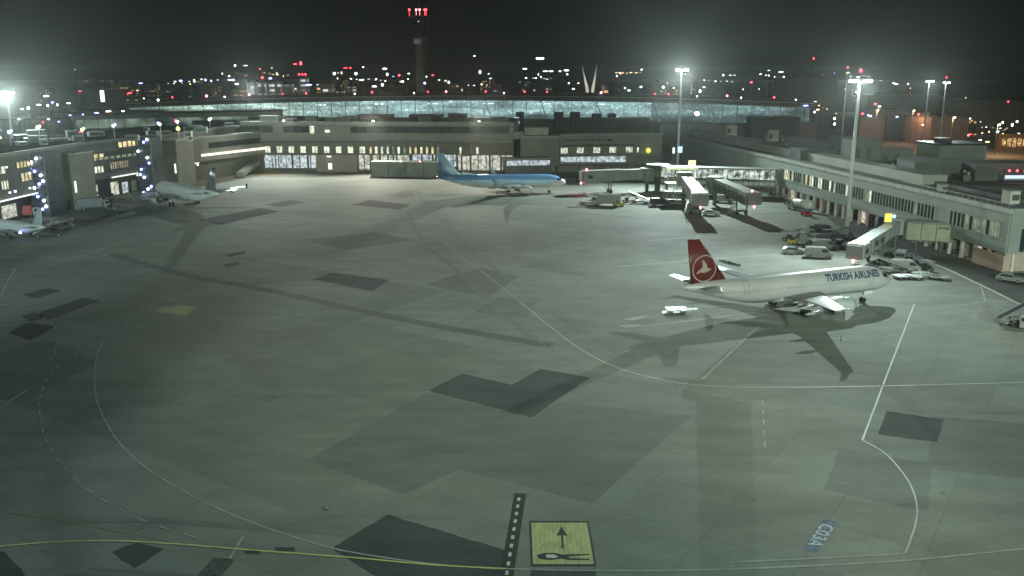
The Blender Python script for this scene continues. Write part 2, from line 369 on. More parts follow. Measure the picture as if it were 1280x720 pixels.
G_white = glow('lamp_white', (.95, 1.0, 1.0), 6.0)
G_cold = glow('lamp_cold_blue', (.28, .32, 1.0), 6.0)
G_red = glow('lamp_red', (1.0, .05, .08), 6.0)
G_pinkred = glow('lamp_red_hot', (1.0, .28, .3), 5.0)
G_warm = glow('lamp_warm', (1.0, .72, .35), 4.0)
G_yell = glow('sign_yellow', (.95, .9, .12), 1.1)
G_strip = glow('light_strip', (.9, 1, .88), 1.3)
G_bluesign = glow('sign_blue_white', (.4, .62, 1.0), 1.6)
G_flood = glow('floodlight_lens', (.82, .9, 1.0), 30.0)

class Facade:                             # a wall line with x along it, y out of it, z up
    def __init__(s, a, b):
        s.a = Vector((a[0], a[1], 0)); s.b = Vector((b[0], b[1], 0)); s.L = (s.b - s.a).length; s.d = (s.b - s.a).normalized(); s.n = Vector((s.d.y, -s.d.x, 0))
        s.rz = math.atan2(s.d.y, s.d.x)
    def p(s, t, out, z): return s.a + s.d * t + s.n * out + Vector((0, 0, z))
    def u(s, px, py0=200):                # along-distance where the pixel column crosses the wall
        d = ray(px, py0); r = Vector((d.x, d.y)); w = s.b.xy - s.a.xy
        k = (s.a.x * r.y - s.a.y * r.x) / (w.y * r.x - w.x * r.y); return k * s.L
    def box(s, name, m, par, t0, t1, o0, o1, z0, z1, bevel=0):
        b = MB(); c = s.p((t0 + t1) / 2, (o0 + o1) / 2, (z0 + z1) / 2) - Vector(par.location if par else (0, 0, 0))
        b.box(c, (abs(t1 - t0), abs(o1 - o0), z1 - z0), s.rz); return b.build(name, m, par, bevel=bevel)
def window(fc, par, t0, t1, z0, z1, m, frame=M_frame, out=.0, bars=0):
    w = fc.box('window', m, par, t0, t1, out - .1, out + .05, z0, z1)
    b = MB(); th = .14
    for (ta, tb, za, zb) in ((t0 - th, t0, z0 - th, z1 + th), (t1, t1 + th, z0 - th, z1 + th), (t0, t1, z1, z1 + th), (t0, t1, z0 - th, z0)):
        b.box(fc.p((ta + tb) / 2, out + .06, (za + zb) / 2), (tb - ta, .24, zb - za), fc.rz)
    for k in range(bars): b.box(fc.p(t0 + (t1 - t0) * (k + 1) / (bars + 1), out + .07, (z0 + z1) / 2), (.09, .12, z1 - z0), fc.rz)
    f = b.build('frame', frame, w); return w

# ---- middle terminal wing, closing the apron at the back
FC = Facade((-101, 335), (0.5, 329))
T = thing('terminal_building', 'long grey two storey terminal wing with row of lit square windows behind the blue airliner', 'terminal building')
L = FC.L
FC.box('upper_wall', M_wall, T, 0, L, -40, 1.6, 11.4, 18.2)
FC.box('roof_edge', mat('roof_edge_metal', (.33, .33, .3), .6), T, -.3, L + .3, 1.6, 1.95, 17.5, 18.6)
FC.box('lower_wall', mat('olive_grey_wall', (.17, .165, .13), .8, 0, .15, .3), T, 0, L, -40, -.3, 0, 11.4)
for a_, b_2 in ((300, 345), (358, 390), (441, 637)):
    t0, t1 = FC.u(a_), FC.u(b_2)
    w = FC.box('window_band', M_glassd, T, t0, t1, 1.5, 1.66, 14.6, 16.7)
    b = MB()
    for k in range(int((t1 - t0) / 3.2) + 1): b.box(FC.p(t0 + k * 3.2, 1.72, 15.65), (.16, .16, 2.1), FC.rz)
    b.box(FC.p((t0 + t1) / 2, 1.9, 16.85), (t1 - t0, .7, .16), FC.rz).box(FC.p((t0 + t1) / 2, 1.8, 14.5), (t1 - t0, .4, .16), FC.rz)
    b.build('mullion', M_dsteel, w)
FC.box('canopy', M_dsteel, T, 0, L, -.3, 3.0, 11.0, 11.38)
for k in range(10):
    px = 320.5 + 14.75 * k; t0, t1 = FC.u(px - 3.4), FC.u(px + 3.4)
    window(FC, T, t0, t1, 6.9, 9.3, W_warm, mat('dark_frame', (.08, .08, .07), .6), -.25, 1)
for k in range(20):
    px = 464 + 7.0 * k; t0, t1 = FC.u(px - 1.1 - random.random() * .8), FC.u(px + 1.2)
    if 13 <= k <= 15: continue
    window(FC, T, t0, t1, 6.8, 9.3, random.choice([W_warm, W_yell, W_green, W_warm, W_green]), mat('dark_frame'), -.25)
FC.box('wall_panel', mat('brown_panel', (.22, .17, .14), .8), T, FC.u(577), FC.u(590), -.3, .1, 6, 9.6)
for a_, b_2, z0, z1, m in ((330, 395, 1.2, 6.0, W_blue), (448, 463, .8, 6.2, W_cool), (464, 513, 2.0, 6.2, W_cool), (515, 570, 2.0, 6.4, W_blue), (572, 640, .8, 6.3, W_cool)):
    w = FC.box('loading_bay', m, T, FC.u(a_), FC.u(b_2), -.32, -.2, z0, z1)
    t0, t1 = FC.u(a_), FC.u(b_2); k = t0
    while k < t1: FC.box('mullion', M_dsteel, w, k, k + random.choice([.2, .35, .7]), -.2, 0, z0, z1); k += random.choice([1.2, 2.1, 3.0])
FC.box('blank_wall', M_pink, T, FC.u(396), FC.u(447), -.3, 1.0, .0, 6.2)
FC.box('roller_door', G_strip, T, FC.u(411), FC.u(415.5), 1.0, 1.08, .9, 3.2)
FC.box('wall_lamp', G_strip, T, FC.u(410), FC.u(415), 1.0, 1.5, 5.5, 5.9)
FC.box('wall_lamp', G_strip, T, FC.u(410), FC.u(415), 1.65, 2.1, 14.7, 15.5)
FC.box('window', W_warm, T, FC.u(391), FC.u(396), 1.6, 1.75, 14.2, 17.0)
FC.box('ledge', M_wall2, T, FC.u(600), FC.u(640), 3.0, 3.4, 11.2, 11.7)
for k in range(9):
    t0 = random.uniform(4, L - 6); FC.box('roof_unit', M_roofm, T, t0, t0 + random.uniform(2, 7), -random.uniform(10, 14), -random.uniform(5, 9), 18.2, 18.2 + random.uniform(1, 2.6))
FC.box('roof_surface', M_roofm, T, 0.2, L - .2, -39.8, 1.5, 18.2, 18.25)

for px_, pw_ in ((360, .4e5), (470, .7e5), (600, .7e5)):  # roof lamps added to brighten the apron before the wing
    t = FC.u(px_); q_ = FC.box('added_roof_lamp', M_dsteel, T, t - .5, t + .5, 1.9, 2.5, 18.7, 19.2); FC.box('lens', G_white, q_, t - .4, t + .4, 2.5, 2.56, 18.75, 19.1)
    pp_ = FC.p(t, 3.0, 18.9); spot('added_roof_beam', pp_, (pp_.x + 2, pp_.y - 60, 0), pw_, 125, .9, (1.0, .97, .82), .4)
# ---- block with stair tower beside it, and the lower gate lounge
FB = Facade((3.2, 329), (17.6, 331))
T = thing('stair_block', 'plain grey windowless block right of the row of lit windows', 'building')
FB.box('wall', M_wall, T, 0, FB.L, -22, 0, 0, 13.2); FB.box('roof_edge', M_wall2, T, -.2, FB.L + .2, -.3, .15, 12.8, 13.5)
FB.box('roof_unit', mat('white_roof_unit', (.5, .5, .45), .6), T, 2, 11, -9, -3, 13.5, 16.3); FB.box('roof_unit', M_wall2, T, -4, 1.4, -8, -2, 12.2, 15.0)
FB.box('door', M_dark, T, FB.L - 1.4, FB.L - .5, 0, .05, 13.6 - 13.5, 2.2)
FD = Facade((17.8, 331), (57, 338))
T = thing('gate_lounge', 'low gate lounge with five lit windows and yellow lamp right of the windowless block', 'terminal building')
FD.box('wall', M_wall, T, 0, FD.L, -26, 0, 0, 13.9); FD.box('roof_edge', M_wall2, T, 0, FD.L + .2, -.4, .3, 13.3, 14.1)
FD.box('louvre_band', M_dark, T, FD.u(702), FD.u(765), .0, .07, 11.2, 12.1); FD.box('canopy', M_dsteel, T, FD.u(701), FD.u(790), 0, 2.2, 9.6, 10.0)
b = MB()
for k in range(16): b.box(FD.p(FD.u(702) + k * 1.15, .12, 11.65), (.45, .14, .9), FD.rz)
b.build('louvre', M_wall2, T)
for px in (705, 725, 745.5, 765.5, 786): window(FD, T, FD.u(px - 4.3), FD.u(px + 4.3), 6.9, 9.0, litwin('lit_window_pale', (.95, 1, .8), .55, .6, 1.2), M_dsteel, .05, 2)
window(FD, T, FD.u(795.5), FD.u(798), 6.9, 8.7, W_warm, M_dsteel, .05)
FD.box('loading_bay', W_blue, T, FD.u(701), FD.u(782), .0, .1, 3.2, 5.6)
FD.box('canopy', M_wall2, T, FD.u(700), FD.u(820), 0, 3, 5.8, 6.2)
o = MB().ball(FD.p(FD.u(809), 1.0, 7.6), .95).build('globe_lamp', G_yell, T, True)
FB.box('loading_bay', W_cool, bpy.data.objects['stair_block'], -3, -.3, -.5, -.3, 0.2, 5)
T = thing('low_annex', 'low flat roofed annex with blue lit bays seen over the blue airliner', 'building')
FE = Facade((-2.5, 322), (14.5, 325))
FE.box('wall', M_dsteel, T, 0, FE.L, -5, 0, 0, 5.4); FE.box('roof', M_wall2, T, -.5, FE.L + .4, -5.4, .8, 5.4, 5.9); FE.box('window', W_blue, T, .6, FE.L - .6, 0, .08, 3.2, 5.0)
T = thing('blast_wall', 'long grey blast wall left of the blue airliner tail with small red lamps', 'wall')
q0, q1 = at(464, 221), at(556, 222)
FW = Facade(q0.xy, q1.xy); FW.box('panel', mat('blast_wall_concrete', (.23, .245, .21), .8, 0, .2, .3), T, 0, FW.L, -6, 0, 0, 5.3)
for t in (0, 6.3, 12.6, 19, FW.L): FW.box('post', M_dsteel, T, t - .12, t + .12, 0, .2, 0, 5.5)
for t in (2.4, 10.5, 17.5): FW.box('beacon', G_pinkred, T, t, t + .5, -.5, -.1, 5.3, 5.75)
FW.box('cap', M_wall2, T, -.1, FW.L + .1, -6.1, .1, 5.3, 5.38)

# ---- right pier
PA, PB = (68.0, 352.0), (89.9, 157.5)
FP = Facade(PA, PB)                        # outward normal must face the apron
if FP.n.x > 0: FP.n = -FP.n
def wpier(Y): return (PA[1] - Y) / (PA[1] - PB[1]) * FP.L
T = thing('pier_building', 'long pale pier along the right edge with bands of dark and lit windows', 'pier building')
back = 46
FP.box('upper_wall', M_wall2, T, 0, FP.L, -back, 0, 3.5, 11.3)
FP.box('lower_wall', mat('service_level_wall', (.23, .19, .16), .8, 0, .3, .4), T, 0, FP.L - 1.2, -back, -2.6, 0, 3.5)
FP.box('roof_edge', mat('parapet_metal', (.40, .42, .40), .5, .2), T, -.1, FP.L + .3, -.5, .28, 10.9, 11.75)
FP.box('roof_surface', M_roofm, T, .2, FP.L - .2, -back + .2, -.6, 11.3, 11.36)
FP.box('raised_roof', mat('raised_roof_metal', (.36, .37, .33), .55, .2, .12, .1), T, -10, wpier(196), -12, -6.2, 11.36, 13.5)
FP.box('raised_roof', M_dsteel, T, wpier(196), FP.L - 3, -11, -9, 11.36, 12.1)
for s0, s1, tone in ((wpier(259), wpier(179), 0), (wpier(175), wpier(158.9), 1)):
    t = s0; k = 0; wdt = 1.28
    while t < s1 - wdt:
        y_ = PA[1] - t / FP.L * (PA[1] - PB[1]); r = random.random()
        m = M_glassd
        if tone == 0 and y_ > 222 and r < .5: m = random.choice([W_warm, W_yell, W_green, W_cool, W_warm])
        elif tone == 0 and y_ > 205 and r < .4: m = random.choice([W_warm, W_green])
        elif tone == 1 and t > wpier(167.5) and r < .85: m = W_green
        elif r < .12: m = W_green
        w = FP.box('window', m, T, t, t + wdt * .82, -.03, .05, 6.1, 8.8)
        FP.box('mullion', M_wall2, w, t + wdt * .82, t + wdt, 0, .2, 6.1, 8.8)
        t += wdt; k += 1
    FP.box('sill', M_wall2, T, s0 - .2, s1 + .2, 0, .25, 5.85, 6.08); FP.box('lintel', M_wall2, T, s0 - .2, s1 + .2, 0, .25, 8.82, 9.0)
for s in range(0, 26):
    t = 92 + s * 4.1
    if t > FP.L - 3: break
    FP.box('pillar', mat('white_painted_pillar', (.6, .58, .52), .7, 0, .2, 1), T, t, t + .6, -.7, -.1, 0, 3.5)
    r = random.random()
    if r < .75: FP.box('service_door', random.choice([litwin('service_lit_warm', (1, .84, .66), .5, .8, 1.5), M_dark, mat('red_door', (.33, .06, .05), .5), mat('white_door', (.5, .48, .44), .6), mat('light_door', (.6, .55, .5), .5)]), T, t + .9, t + 3.3, -2.6, -2.5, .0, 2.7)
FP.box('parapet_wall', mat('brick_parapet', (.45, .36, .30), .8, 0, .1, .5), T, wpier(166), FP.L + .25, .02, .3, .1, 3.1)
FP.box('roof_rail', M_steel, T, wpier(195), FP.L - .5, -.9, -.8, 12.3, 12.4)
b = MB(); t = wpier(195)
while t < FP.L - .5: b.box(FP.p(t, -.85, 11.9), (.07, .07, 1.0), FP.rz); t += 2
b.build('rail_post', M_steel, T)
EX = 60
b = MB().box((0, 0, 0), (.1, .1, .1)); b.bm.free()
FQ = Facade(PB, (PB[0] + EX, PB[1] + 9))
FQ.box('end_wall', M_wall2, T, .3, EX, -3, .2, 3.52, 11.28); FQ.box('end_parapet', MATS['parapet_metal'], T, .25, EX, -.4, .45, 11.29, 11.76)
FQ.box('lower_end_wall', MATS['brick_parapet'], T, .4, EX, -3, -.3, 0, 3.5)
FQ.box('end_door', M_glassd, T, 2.6, 3.5, .2, .28, 3.8, 8.0)
for k in range(5): FQ.box('end_pillar', MATS['white_painted_pillar'], T, 1.5 + k * 3, 2.0 + k * 3, -.3, .1, 0, 3.4)
# rooftop plant: each a thing
def roofbox(label, px0, px1, pyt, pyb, z, m, depth=8, name='roof_plant_room', cat='roof plant', parapet=True, dark=False):
    a = at(px0, pyb, z); c = at(px1, pyb, z); Yc = (a.y + c.y) / 2; top = aty((px0 + px1) / 2, pyt, Yc).z
    T = thing(name, label, cat, (a.x, Yc, z)); w = c.x - a.x; h = top - z
    MB().box((w / 2, depth / 2, h / 2), (w, depth, h)).build('wall', m, T)
    MB().box((w / 2, depth / 2, h + .1), (w + .4, depth + .4, .2)).build('roof', M_roofm, T)
    b = MB()
    for k in range(max(1, int(w / 3))): b.box((1 + k * 3, -.04, h * .5), (1.3, .08, h * .45))
    b.build('louvre', M_dsteel, T)
    return T
gy = mat('grey_green_cladding', (.17, .19, .17), .6, 0, .15, .3)
roofbox('tall grey green roof block right of the bright front mast', 1066, 1100, 176, 206, 11.4, gy, 10)
roofbox('grey green roof block left of the front mast', 1050, 1064, 172, 196, 11.4, gy, 10)
roofbox('lower grey roof block between two far masts and the front mast', 1101, 1140, 187, 206, 11.4, gy, 8)
roofbox('dark flat roof block below the pale hangar wall', 1142, 1215, 203, 222, 11.4, mat('dark_cladding', (.10, .11, .10), .6), 10)
roofbox('long dark roof block at the far right edge', 1218, 1300, 206, 226, 11.4, MATS['dark_cladding'], 10)
roofbox('white cube roof unit behind the bright rear mast', 908, 921, 157, 170, 11.4, mat('white_roof_unit'), 5)
roofbox('small white roof unit under a red lamp', 960, 973, 163, 177, 11.4, MATS['white_roof_unit'], 4)
roofbox('pale roof unit near the pier corner', 1262, 1274, 239, 255, 11.4, MATS['white_roof_unit'], 3)
roofbox('small grey roof vent on the pier roof above the windows', 1176, 1184, 231, 240, 11.4, M_wall2, 2)
roofbox('tiny roof vent left of the pale hangar wall', 1152, 1162, 220, 229, 11.4, M_wall2, 2)
roofbox('low dark roof block behind the raised roof strip', 1000, 1050, 188, 200, 11.4, MATS['dark_cladding'], 10)
roofbox('long dark roof block left of the white cube roof unit', 825, 905, 156, 168, 11.4, MATS['dark_cladding'], 10)
for i in range(16):
    px = random.uniform(935, 1260); py = 182 + (px - 935) * .165 + random.uniform(-12, 2)
    p = at(px, py, 11.4)
    if p.x < 107.5 - .112 * p.y + 14 or p.x > 132 - .1 * p.y + 0: pass
    T = thing('roof_duct', 'small dark ventilation duct on the pier roof among others alike', 'roof duct', (p.x, p.y, 11.4), random.random(), 'ventilation ducts on the pier roof')
    w = random.uniform(1.5, 5); MB().box((0, 0, .7), (w, 1.4, 1.4)).build('duct', random.choice([M_dsteel, gy, M_roofm]), T, bevel=.15)
    MB().cyl((w * .3, 0, 1.3), (w * .3, 0, 2.1), .4).build('cowl', M_steel, T, True)

# ---- left pier
T = thing('pier_building', 'dark left pier with stair towers and white light strips along its front', 'pier building')
FL1 = Facade((-101.5, 334), (-120.5, 245)); FL2 = Facade((-120.5, 245), (-122.3, 185))
M_lw = mat('left_pier_wall', (.16, .165, .15), .8, 0, .2, .2)
for fc in (FL1, FL2):
    if fc.n.x < 0: fc.n = -fc.n
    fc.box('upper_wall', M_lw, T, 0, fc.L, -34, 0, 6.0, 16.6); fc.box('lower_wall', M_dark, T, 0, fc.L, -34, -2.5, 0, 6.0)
    fc.box('roof_edge', M_wall, T, 0, fc.L, -.3, .3, 16.2, 17.0); fc.box('roof_surface', mat('rough_dark_roof', (.022, .022, .02), 1.0, 0, .3, .3), T, 0, fc.L, -34, -.4, 16.61, 16.72)
    fc.box('light_strip', G_strip, T, (18 if fc is FL1 else 0), fc.L - (14 if fc is FL1 else 4), .0, .5, 5.9, 6.15)
def lwin(fc, px0, px1, z0, z1, m, n=4):
    t0, t1 = sorted((fc.u(px0, 230), fc.u(px1, 230))); st = (t1 - t0) / n
    for k in range(n): window(fc, T, t0 + k * st, t0 + (k + .8) * st, z0, z1, m, M_dsteel, .05)
lwin(FL1, 104, 133, 11.6, 13.3, W_yell, 4); lwin(FL1, 106, 131, 8.0, 9.8, W_warm, 6); lwin(FL1, 139, 162, 8.4, 10.4, litwin('lit_window_brown', (1, .8, .55), .3, .5), 8)
lwin(FL1, 151, 180, 14.4, 16.0, litwin('lit_window_orange', (1, .78, .38), .85, .4), 5)
lwin(FL2, 26, 40, 9.6, 11.6, W_yell, 3); lwin(FL2, 0, 10, 8.6, 10.6, W_warm, 3); lwin(FL1, 230, 300, 6.9, 8.3, W_warm, 12)
lwin(FL1, 107, 175, 11.4, 12.2, W_green, 9); lwin(FL2, 22, 44, 13.0, 14.4, W_yell, 5); lwin(FL2, -18, 8, 12.4, 14.0, W_warm, 4); lwin(FL1, 66, 74, 10, 12, W_cool, 2)
for fc, px, ln in ((FL1, 152, 3), (FL1, 118, 9), (FL2, 20, 6), (FL1, 225, 6)):
    t = fc.u(px, 235); fc.box('loading_bay', W_cool, T, t - ln / 2, t + ln / 2, -2.5, -2.4, 1, 4.2)
# concrete and glass stair towers
MATS['rough_dark_roof'].node_tree.nodes['Principled BSDF'].inputs['Specular IOR Level'].default_value = 0
def stair_tower(px0, px1, pyt, pyb, label, glass):
    a, c = at(px0, pyb), at(px1, pyb); w = c.x - a.x; top = aty(px0, pyt, a.y).z
    S = thing('stair_tower', label, 'stair tower', (a.x, a.y, 0), R(-6))
    if not glass:
        MB().box((w / 2, 4, top / 2), (w, 8, top)).build('wall', mat('tower_concrete', (.24, .24, .2), .8, 0, .12, .3), S)
        MB().box((w / 2, 4, top + .2), (w + .5, 8.5, .4)).build('roof', M_wall2, S)
        MB().box((w * .85, -.05, top * .42), (.5, .1, 3.0)).build('lamp_panel', G_strip, S)
        MB().box((w * .4, -.05, 1.2), (1.2, .1, 2.3)).build('door', M_dark, S)
    else:
        MB().box((w / 2, 4.2, top / 2), (w - .3, 7, top)).build('glass_core', mat('stair_glass', (.06, .08, .10), .15, 0, .3, .5), S)
        b = MB()
        for x in (0, w): b.box((x, .2, top / 2), (.3, .3, top))
        nf = 5; dz = top / nf
        for k in range(nf + 1): b.box((w / 2, .2, k * dz + .1), (w, .25, .2))
        for k in range(nf): b.bar((0.2 if k % 2 else w - .2, .1, k * dz + .3), (w - .2 if k % 2 else .2, .1, (k + 1) * dz), .22)
        b.build('stair_frame', M_dsteel, S)
        for k in range(nf):
            for f in (.25, .6, .85):
                x = w * f if k % 2 == 0 else w * (1 - f)
                if random.random() < .75: MB().ball((x, -.15, k * dz + .3 + f * dz * .9), .38, 8).build('lamp', G_white if random.random() < .4 else G_cold, S)
    return S
stair_tower(78, 103, 193, 262, 'tall plain concrete stair tower in front of the left pier', False)
stair_tower(202, 226, 176, 235, 'concrete stair tower behind the white parked airliner', False)
stair_tower(43, 64, 192, 271, 'glass stair tower with blue white lamps at the left edge', True)
stair_tower(176, 194, 172, 245, 'glass stair tower with blue white lamps in the middle of the left pier', True)
stair_tower(226, 232, 178, 233, 'slim dark stair tower behind the white parked airliner', False)
for i in range(22):
    px = random.uniform(5, 290); z = 16.75; p = at(px, random.uniform(172, 186) - px * .06, z)
    T = thing('roof_cabinet', 'pale metal cabinet standing on the left pier roof, one of several alike', 'roof cabinet', (p.x, p.y, z), random.random(), 'cabinets on the left pier roof')
    w = random.uniform(1.5, 5); h_ = random.uniform(.8, 2.0); MB().box((0, 0, h_ / 2), (w, 2, h_)).build('cabinet', random.choice([M_wall2, M_wall, gy, MATS['white_roof_unit']]), T, bevel=.08); MB().box((0, -1.03, h_ * .5), (w * .7, .06, h_ * .5)).build('grille', M_dsteel, T)
for fc, px, py_, m_ in [(FL1, random.uniform(104, 300), 0, 0) for _ in range(9)] + [(FL2, random.uniform(2, 42), 0, 0) for _ in range(6)]:
    t = fc.u(px, 230); z = random.choice([5.2, 7.4, 11, 13.5]); q_ = fc.box('bulkhead_lamp', random.choice([G_white, G_cold, G_strip, G_warm]), bpy.data.objects['pier_building.001'], t, t + .5, .05, .4, z, z + .45)
for k_ in range(14):
    t = 18 + k_ * 4.4
    if t < FL1.L - 18: FL1.box('service_door', random.choice([W_cool, W_blue, M_dark, M_wall2]), bpy.data.objects['pier_building.001'], t, t + 2.6, -2.5, -2.42, .3, 3.6)
# link building between left pier and middle wing
T = thing('link_building', 'sloping olive link building with warm light strip at the back left corner', 'building')
FK = Facade((-108, 300), (-92, 338)); 
FK.n = Vector((FK.d.y, -FK.d.x, 0))
FK.box('wall', M_wall, T, 0, FK.L, -20, 0, 6.5, 14.5); FK.box('lower_wall', mat('olive_grey_wall'), T, 0, FK.L, -20, -1, 0, 6.5)
FK.box('roof_edge', M_wall2, T, 0, FK.L, -.3, .3, 14.2, 14.9); FK.box('light_strip', glow('warm_strip', (1, .95, .7), 1.6), T, 4, FK.L - 2, 0, .4, 8.2, 8.9)
FK.box('window_band', M_glassd, T, 8, FK.L - 4, 0, .08, 10.6, 12.6)
T = thing('ramp_canopy', 'white slanted ramp canopy at the foot of the middle wing by the brown ground patch', 'canopy')
a, b2 = at(300, 222), at(338, 208)
MB().bar((a.x, a.y, 1.0), (b2.x, b2.y + 3, 5.6), 2.4, 1.6).build('roof', M_wall2, T); MB().cyl((b2.x, b2.y + 3, 0), (b2.x, b2.y + 3, 5), .3).build('column', M_steel, T)
ppx('sandy_ground', [(328, 214), (352, 211), (352, 219), (322, 220)], mat('sandy_ground', (.30, .24, .15), .9), .006)
T = thing('rear_terminal_wing', 'dim low terminal wing running off to the left behind the left pier', 'building')
FR = Facade((-205, 418), (-120, 470)); FR.box('wall', M_wall, T, 0, FR.L, -30, 0, 0, 17); FR.box('window_band', litwin('dim_green_band', (.55, .75, .6), .16, .9, .12), T, 1, FR.L - 1, 0, .1, 11, 15); FR.box('roof_edge', M_dsteel, T, 0, FR.L, -.5, .6, 17, 18.2)

# ---- glass terminal hall at the back
GT = thing('glass_terminal_hall', 'wide glass terminal hall glowing blue under a long dark curved roof', 'terminal hall')
def hall(t):                                # t -1..1 along, gives x, y, roof z
    return -22 + 178 * t, 480 - 10 * t * t, 25.0 - 3.6 * t * t
N = 48
prof = [hall(-1 + 2 * i / N) for i in range(N + 1)]
b = MB()
b.rings([[(x, y - 4, z - 2.6), (x, y - 4, z - .4), (x, y + 8, z + .8), (x, y + 70, z + .8), (x, y + 70, z - 3.6)] for x, y, z in prof])
b.build('roof', mat('hall_roof', (.085, .08, .085), .6, .2, .2, .05), GT)
b = MB(); b.rings([[(x, y - 4.3, z - .42), (x, y - 4.3, z - .1), (x, y - 3.7, z - .1), (x, y - 3.7, z - .42)] for x, y, z in prof]); b.build('roof_trim', mat('roof_trim_metal', (.34, .37, .34), .5), GT)
# lit interior seen through the glass front
m = bpy.data.materials.new('hall_glass_lit'); m.use_nodes = True; n = m.node_tree; bs = n.nodes['Principled BSDF']; bs.inputs['Base Color'].default_value = (.05, .07, .08, 1); bs.inputs['Roughness'].default_value = .15
tc = n.nodes.new('ShaderNodeTexCoord'); P = tc.outputs['Object']
band = noise(n, P, 1.0, 3, (.02, .02, .5)); clump = noise(n, P, 1.0, 5, (.045, .05, .22)); det = noise(n, P, 1.0, 2, (.5, .5, .8))
e = math_(n, 'MULTIPLY', math_(n, 'MULTIPLY', maprange(n, band, .3, .7, .55, 1.3), maprange(n, clump, .35, .65, .35, 1.35)), maprange(n, det, .35, .65, .65, 1.3))
n.links.new(math_(n, 'MULTIPLY', e, .52), bs.inputs['Emission Strength'])
sep = n.nodes.new('ShaderNodeSeparateXYZ'); n.links.new(P, sep.inputs[0])
sep.outputs[2]
spots = maprange(n, noise(n, P, 1.0, 2, (.45, .05, .9)), .60, .70, 0, 2.2)
low = maprange(n, sep.outputs[2], 12.5, 16.5, .38, 1.0)
old = bs.inputs['Emission Strength'].links[0].from_socket
n.links.new(math_(n, 'MULTIPLY', old, math_(n, 'ADD', low, math_(n, 'MULTIPLY', spots, .55))), bs.inputs['Emission Strength'])
n.links.new(mixc(n, maprange(n, sep.outputs[0], -190, -60, 0, 1), (.62, .85, .66), (.48, .78, .80)), bs.inputs['Emission Color']); m.cycles.emission_sampling = 'NONE'
m2 = m.copy(); m2.name = 'hall_glass_dim'
for nd in m2.node_tree.nodes:
    if nd.type == 'MATH' and abs(nd.inputs[1].default_value - .52) < 1e-4: nd.inputs[1].default_value = .24
M_hd = m2
G_hall = glow('hall_lamp', (.85, 1, 1), 1.6)
for i in range(0, N):
    (x0, y0, z0), (x1, y1, z1) = prof[i], prof[i + 1]
    pane = MB().sheet([(x0, y0, 11), (x1, y1, 11), (x1, y1, z1 - 2.4), (x0, y0, z0 - 2.4)]).build('glass_panel', m if i < 37 else M_hd, GT, recalc=False)
    MB().box((x0, y0 - .3, (z0 + 7) / 2), (.28, .5, z0 - 14 + 6)).build('mullion', mat('hall_mullion', (.16, .22, .24), .5), pane)
    if i % 4 == 1:                          # slanted white struts
        MB().bar((x0, y0 - 2, z0 - 2.6), (x0 + 4.2, y0 - 1.2, 11.2), .42).build('strut', mat('strut_white', (.75, .8, .78), .5, 0, .1, 1), GT)
        if i < 37:
            for k in range(3): MB().box((x0 + 2.0 * k + random.random(), y0 - 1.2, z0 - 4.2), (1.3, .3, .5)).build('ceiling_lamp', G_hall, pane)
for k in range(14):
    t = random.uniform(-.7, .55); x, y, z = hall(t); MB().box((x, y - 1.5, 11.7), (random.uniform(.8, 2.6), .4, .6)).build('sign_light', random.choice([G_strip, G_bluesign, litwin('x', (.7, .9, .8), .7)]), GT)
b = MB(); b.rings([[(x, y - 12, 0), (x, y - 12, 11), (x, y + 68, 11), (x, y + 68, 0)] for x, y, z in prof]); b.build('lower_wall', mat('hall_base', (.12, .12, .11), .8), GT)
for px, pr, r in ((219, 124, .9), (260, 122, 1.4), (312, 121, 1.3), (353, 119, .7), (382, 120, 1.0), (464, 117, 1.1), (534, 114, .9), (557, 116, 1.2), (607, 114, .9), (656, 114, 1.0), (684, 113, .9), (752, 114, 1.4), (819, 115, .8), (836, 116, 1.0), (908, 117, 1.2), (965, 119, 1.1)):
    X = aty(px, pr, 480).x; t = (X + 22) / 178
    if abs(t) < 1:
        x, y, z = hall(t); bb = MB().cyl((x, y + 4, z), (x, y + 4, z + 1.6), .12).build('beacon_pole', M_dsteel, GT); MB().ball((x, y + 4, z + 1.9), r * .48, 8).build('beacon', G_pinkred if r > 1.15 else G_red, bb)
for px in (283, 517, 630, 870, 924, 990, 443):
    x, y, z = hall((aty(px, 118, 480).x + 22) / 178); MB().ball((x, y + 2, z + 1.2), .38, 8).build('roof_lamp', G_white, GT)
# dark low buildings in front of the hall
DB = [(445, 490, 141, 152), (511, 552, 141, 150), (560, 583, 140, 150), (240, 300, 148, 158), (310, 380, 143, 156), (600, 640, 146, 152), (700, 812, 145, 163), (645, 655, 138, 150), (694, 704, 138, 146), (714, 725, 138, 146), (742, 752, 140, 146), (762, 770, 140, 147), (940, 1000, 144, 156), (655, 700, 147, 160)]
for i, (x0, x1, y0, y1) in enumerate(DB):
    Y = 425 + (i % 4) * 6; a = aty(x0, y0 + 3.5, Y); c = aty(x1, y1, Y)
    o = thing('roof_block', 'dark low roof block silhouetted against the glowing glass hall, one of several alike', 'roof block', (a.x, Y, 0), 0, 'dark blocks before the glass hall')
    w = c.x - a.x; MB().box((w / 2, 5, a.z / 2), (w, 10, a.z)).build('wall', mat('block_dark', (.07, .068, .062), .7, 0, .3, .3), o); MB().box((w / 2, 5, a.z + .15), (w + .5, 10.5, .3)).build('roof', M_dsteel, o)
pc = aty(640, 152, 418)
T = thing('plant_yard_lights', 'cluster of blue white lit screens on the roof left of the white roof unit', 'lit screen', (0, 0, 0))
for px, py, w in ((630, 151, 2.2), (640, 150, 2.6), (646, 148, 1.8), (638, 154, 2.6), (647, 153, 1.6)):
    p = aty(px, py, 380); MB().box(p, (w, .3, .9)).build('screen', G_bluesign, T)
    MB().box((p.x, p.y + .3, p.z / 2 + 5), (.3, .3, p.z - 10)).build('bracket', M_dsteel, T)

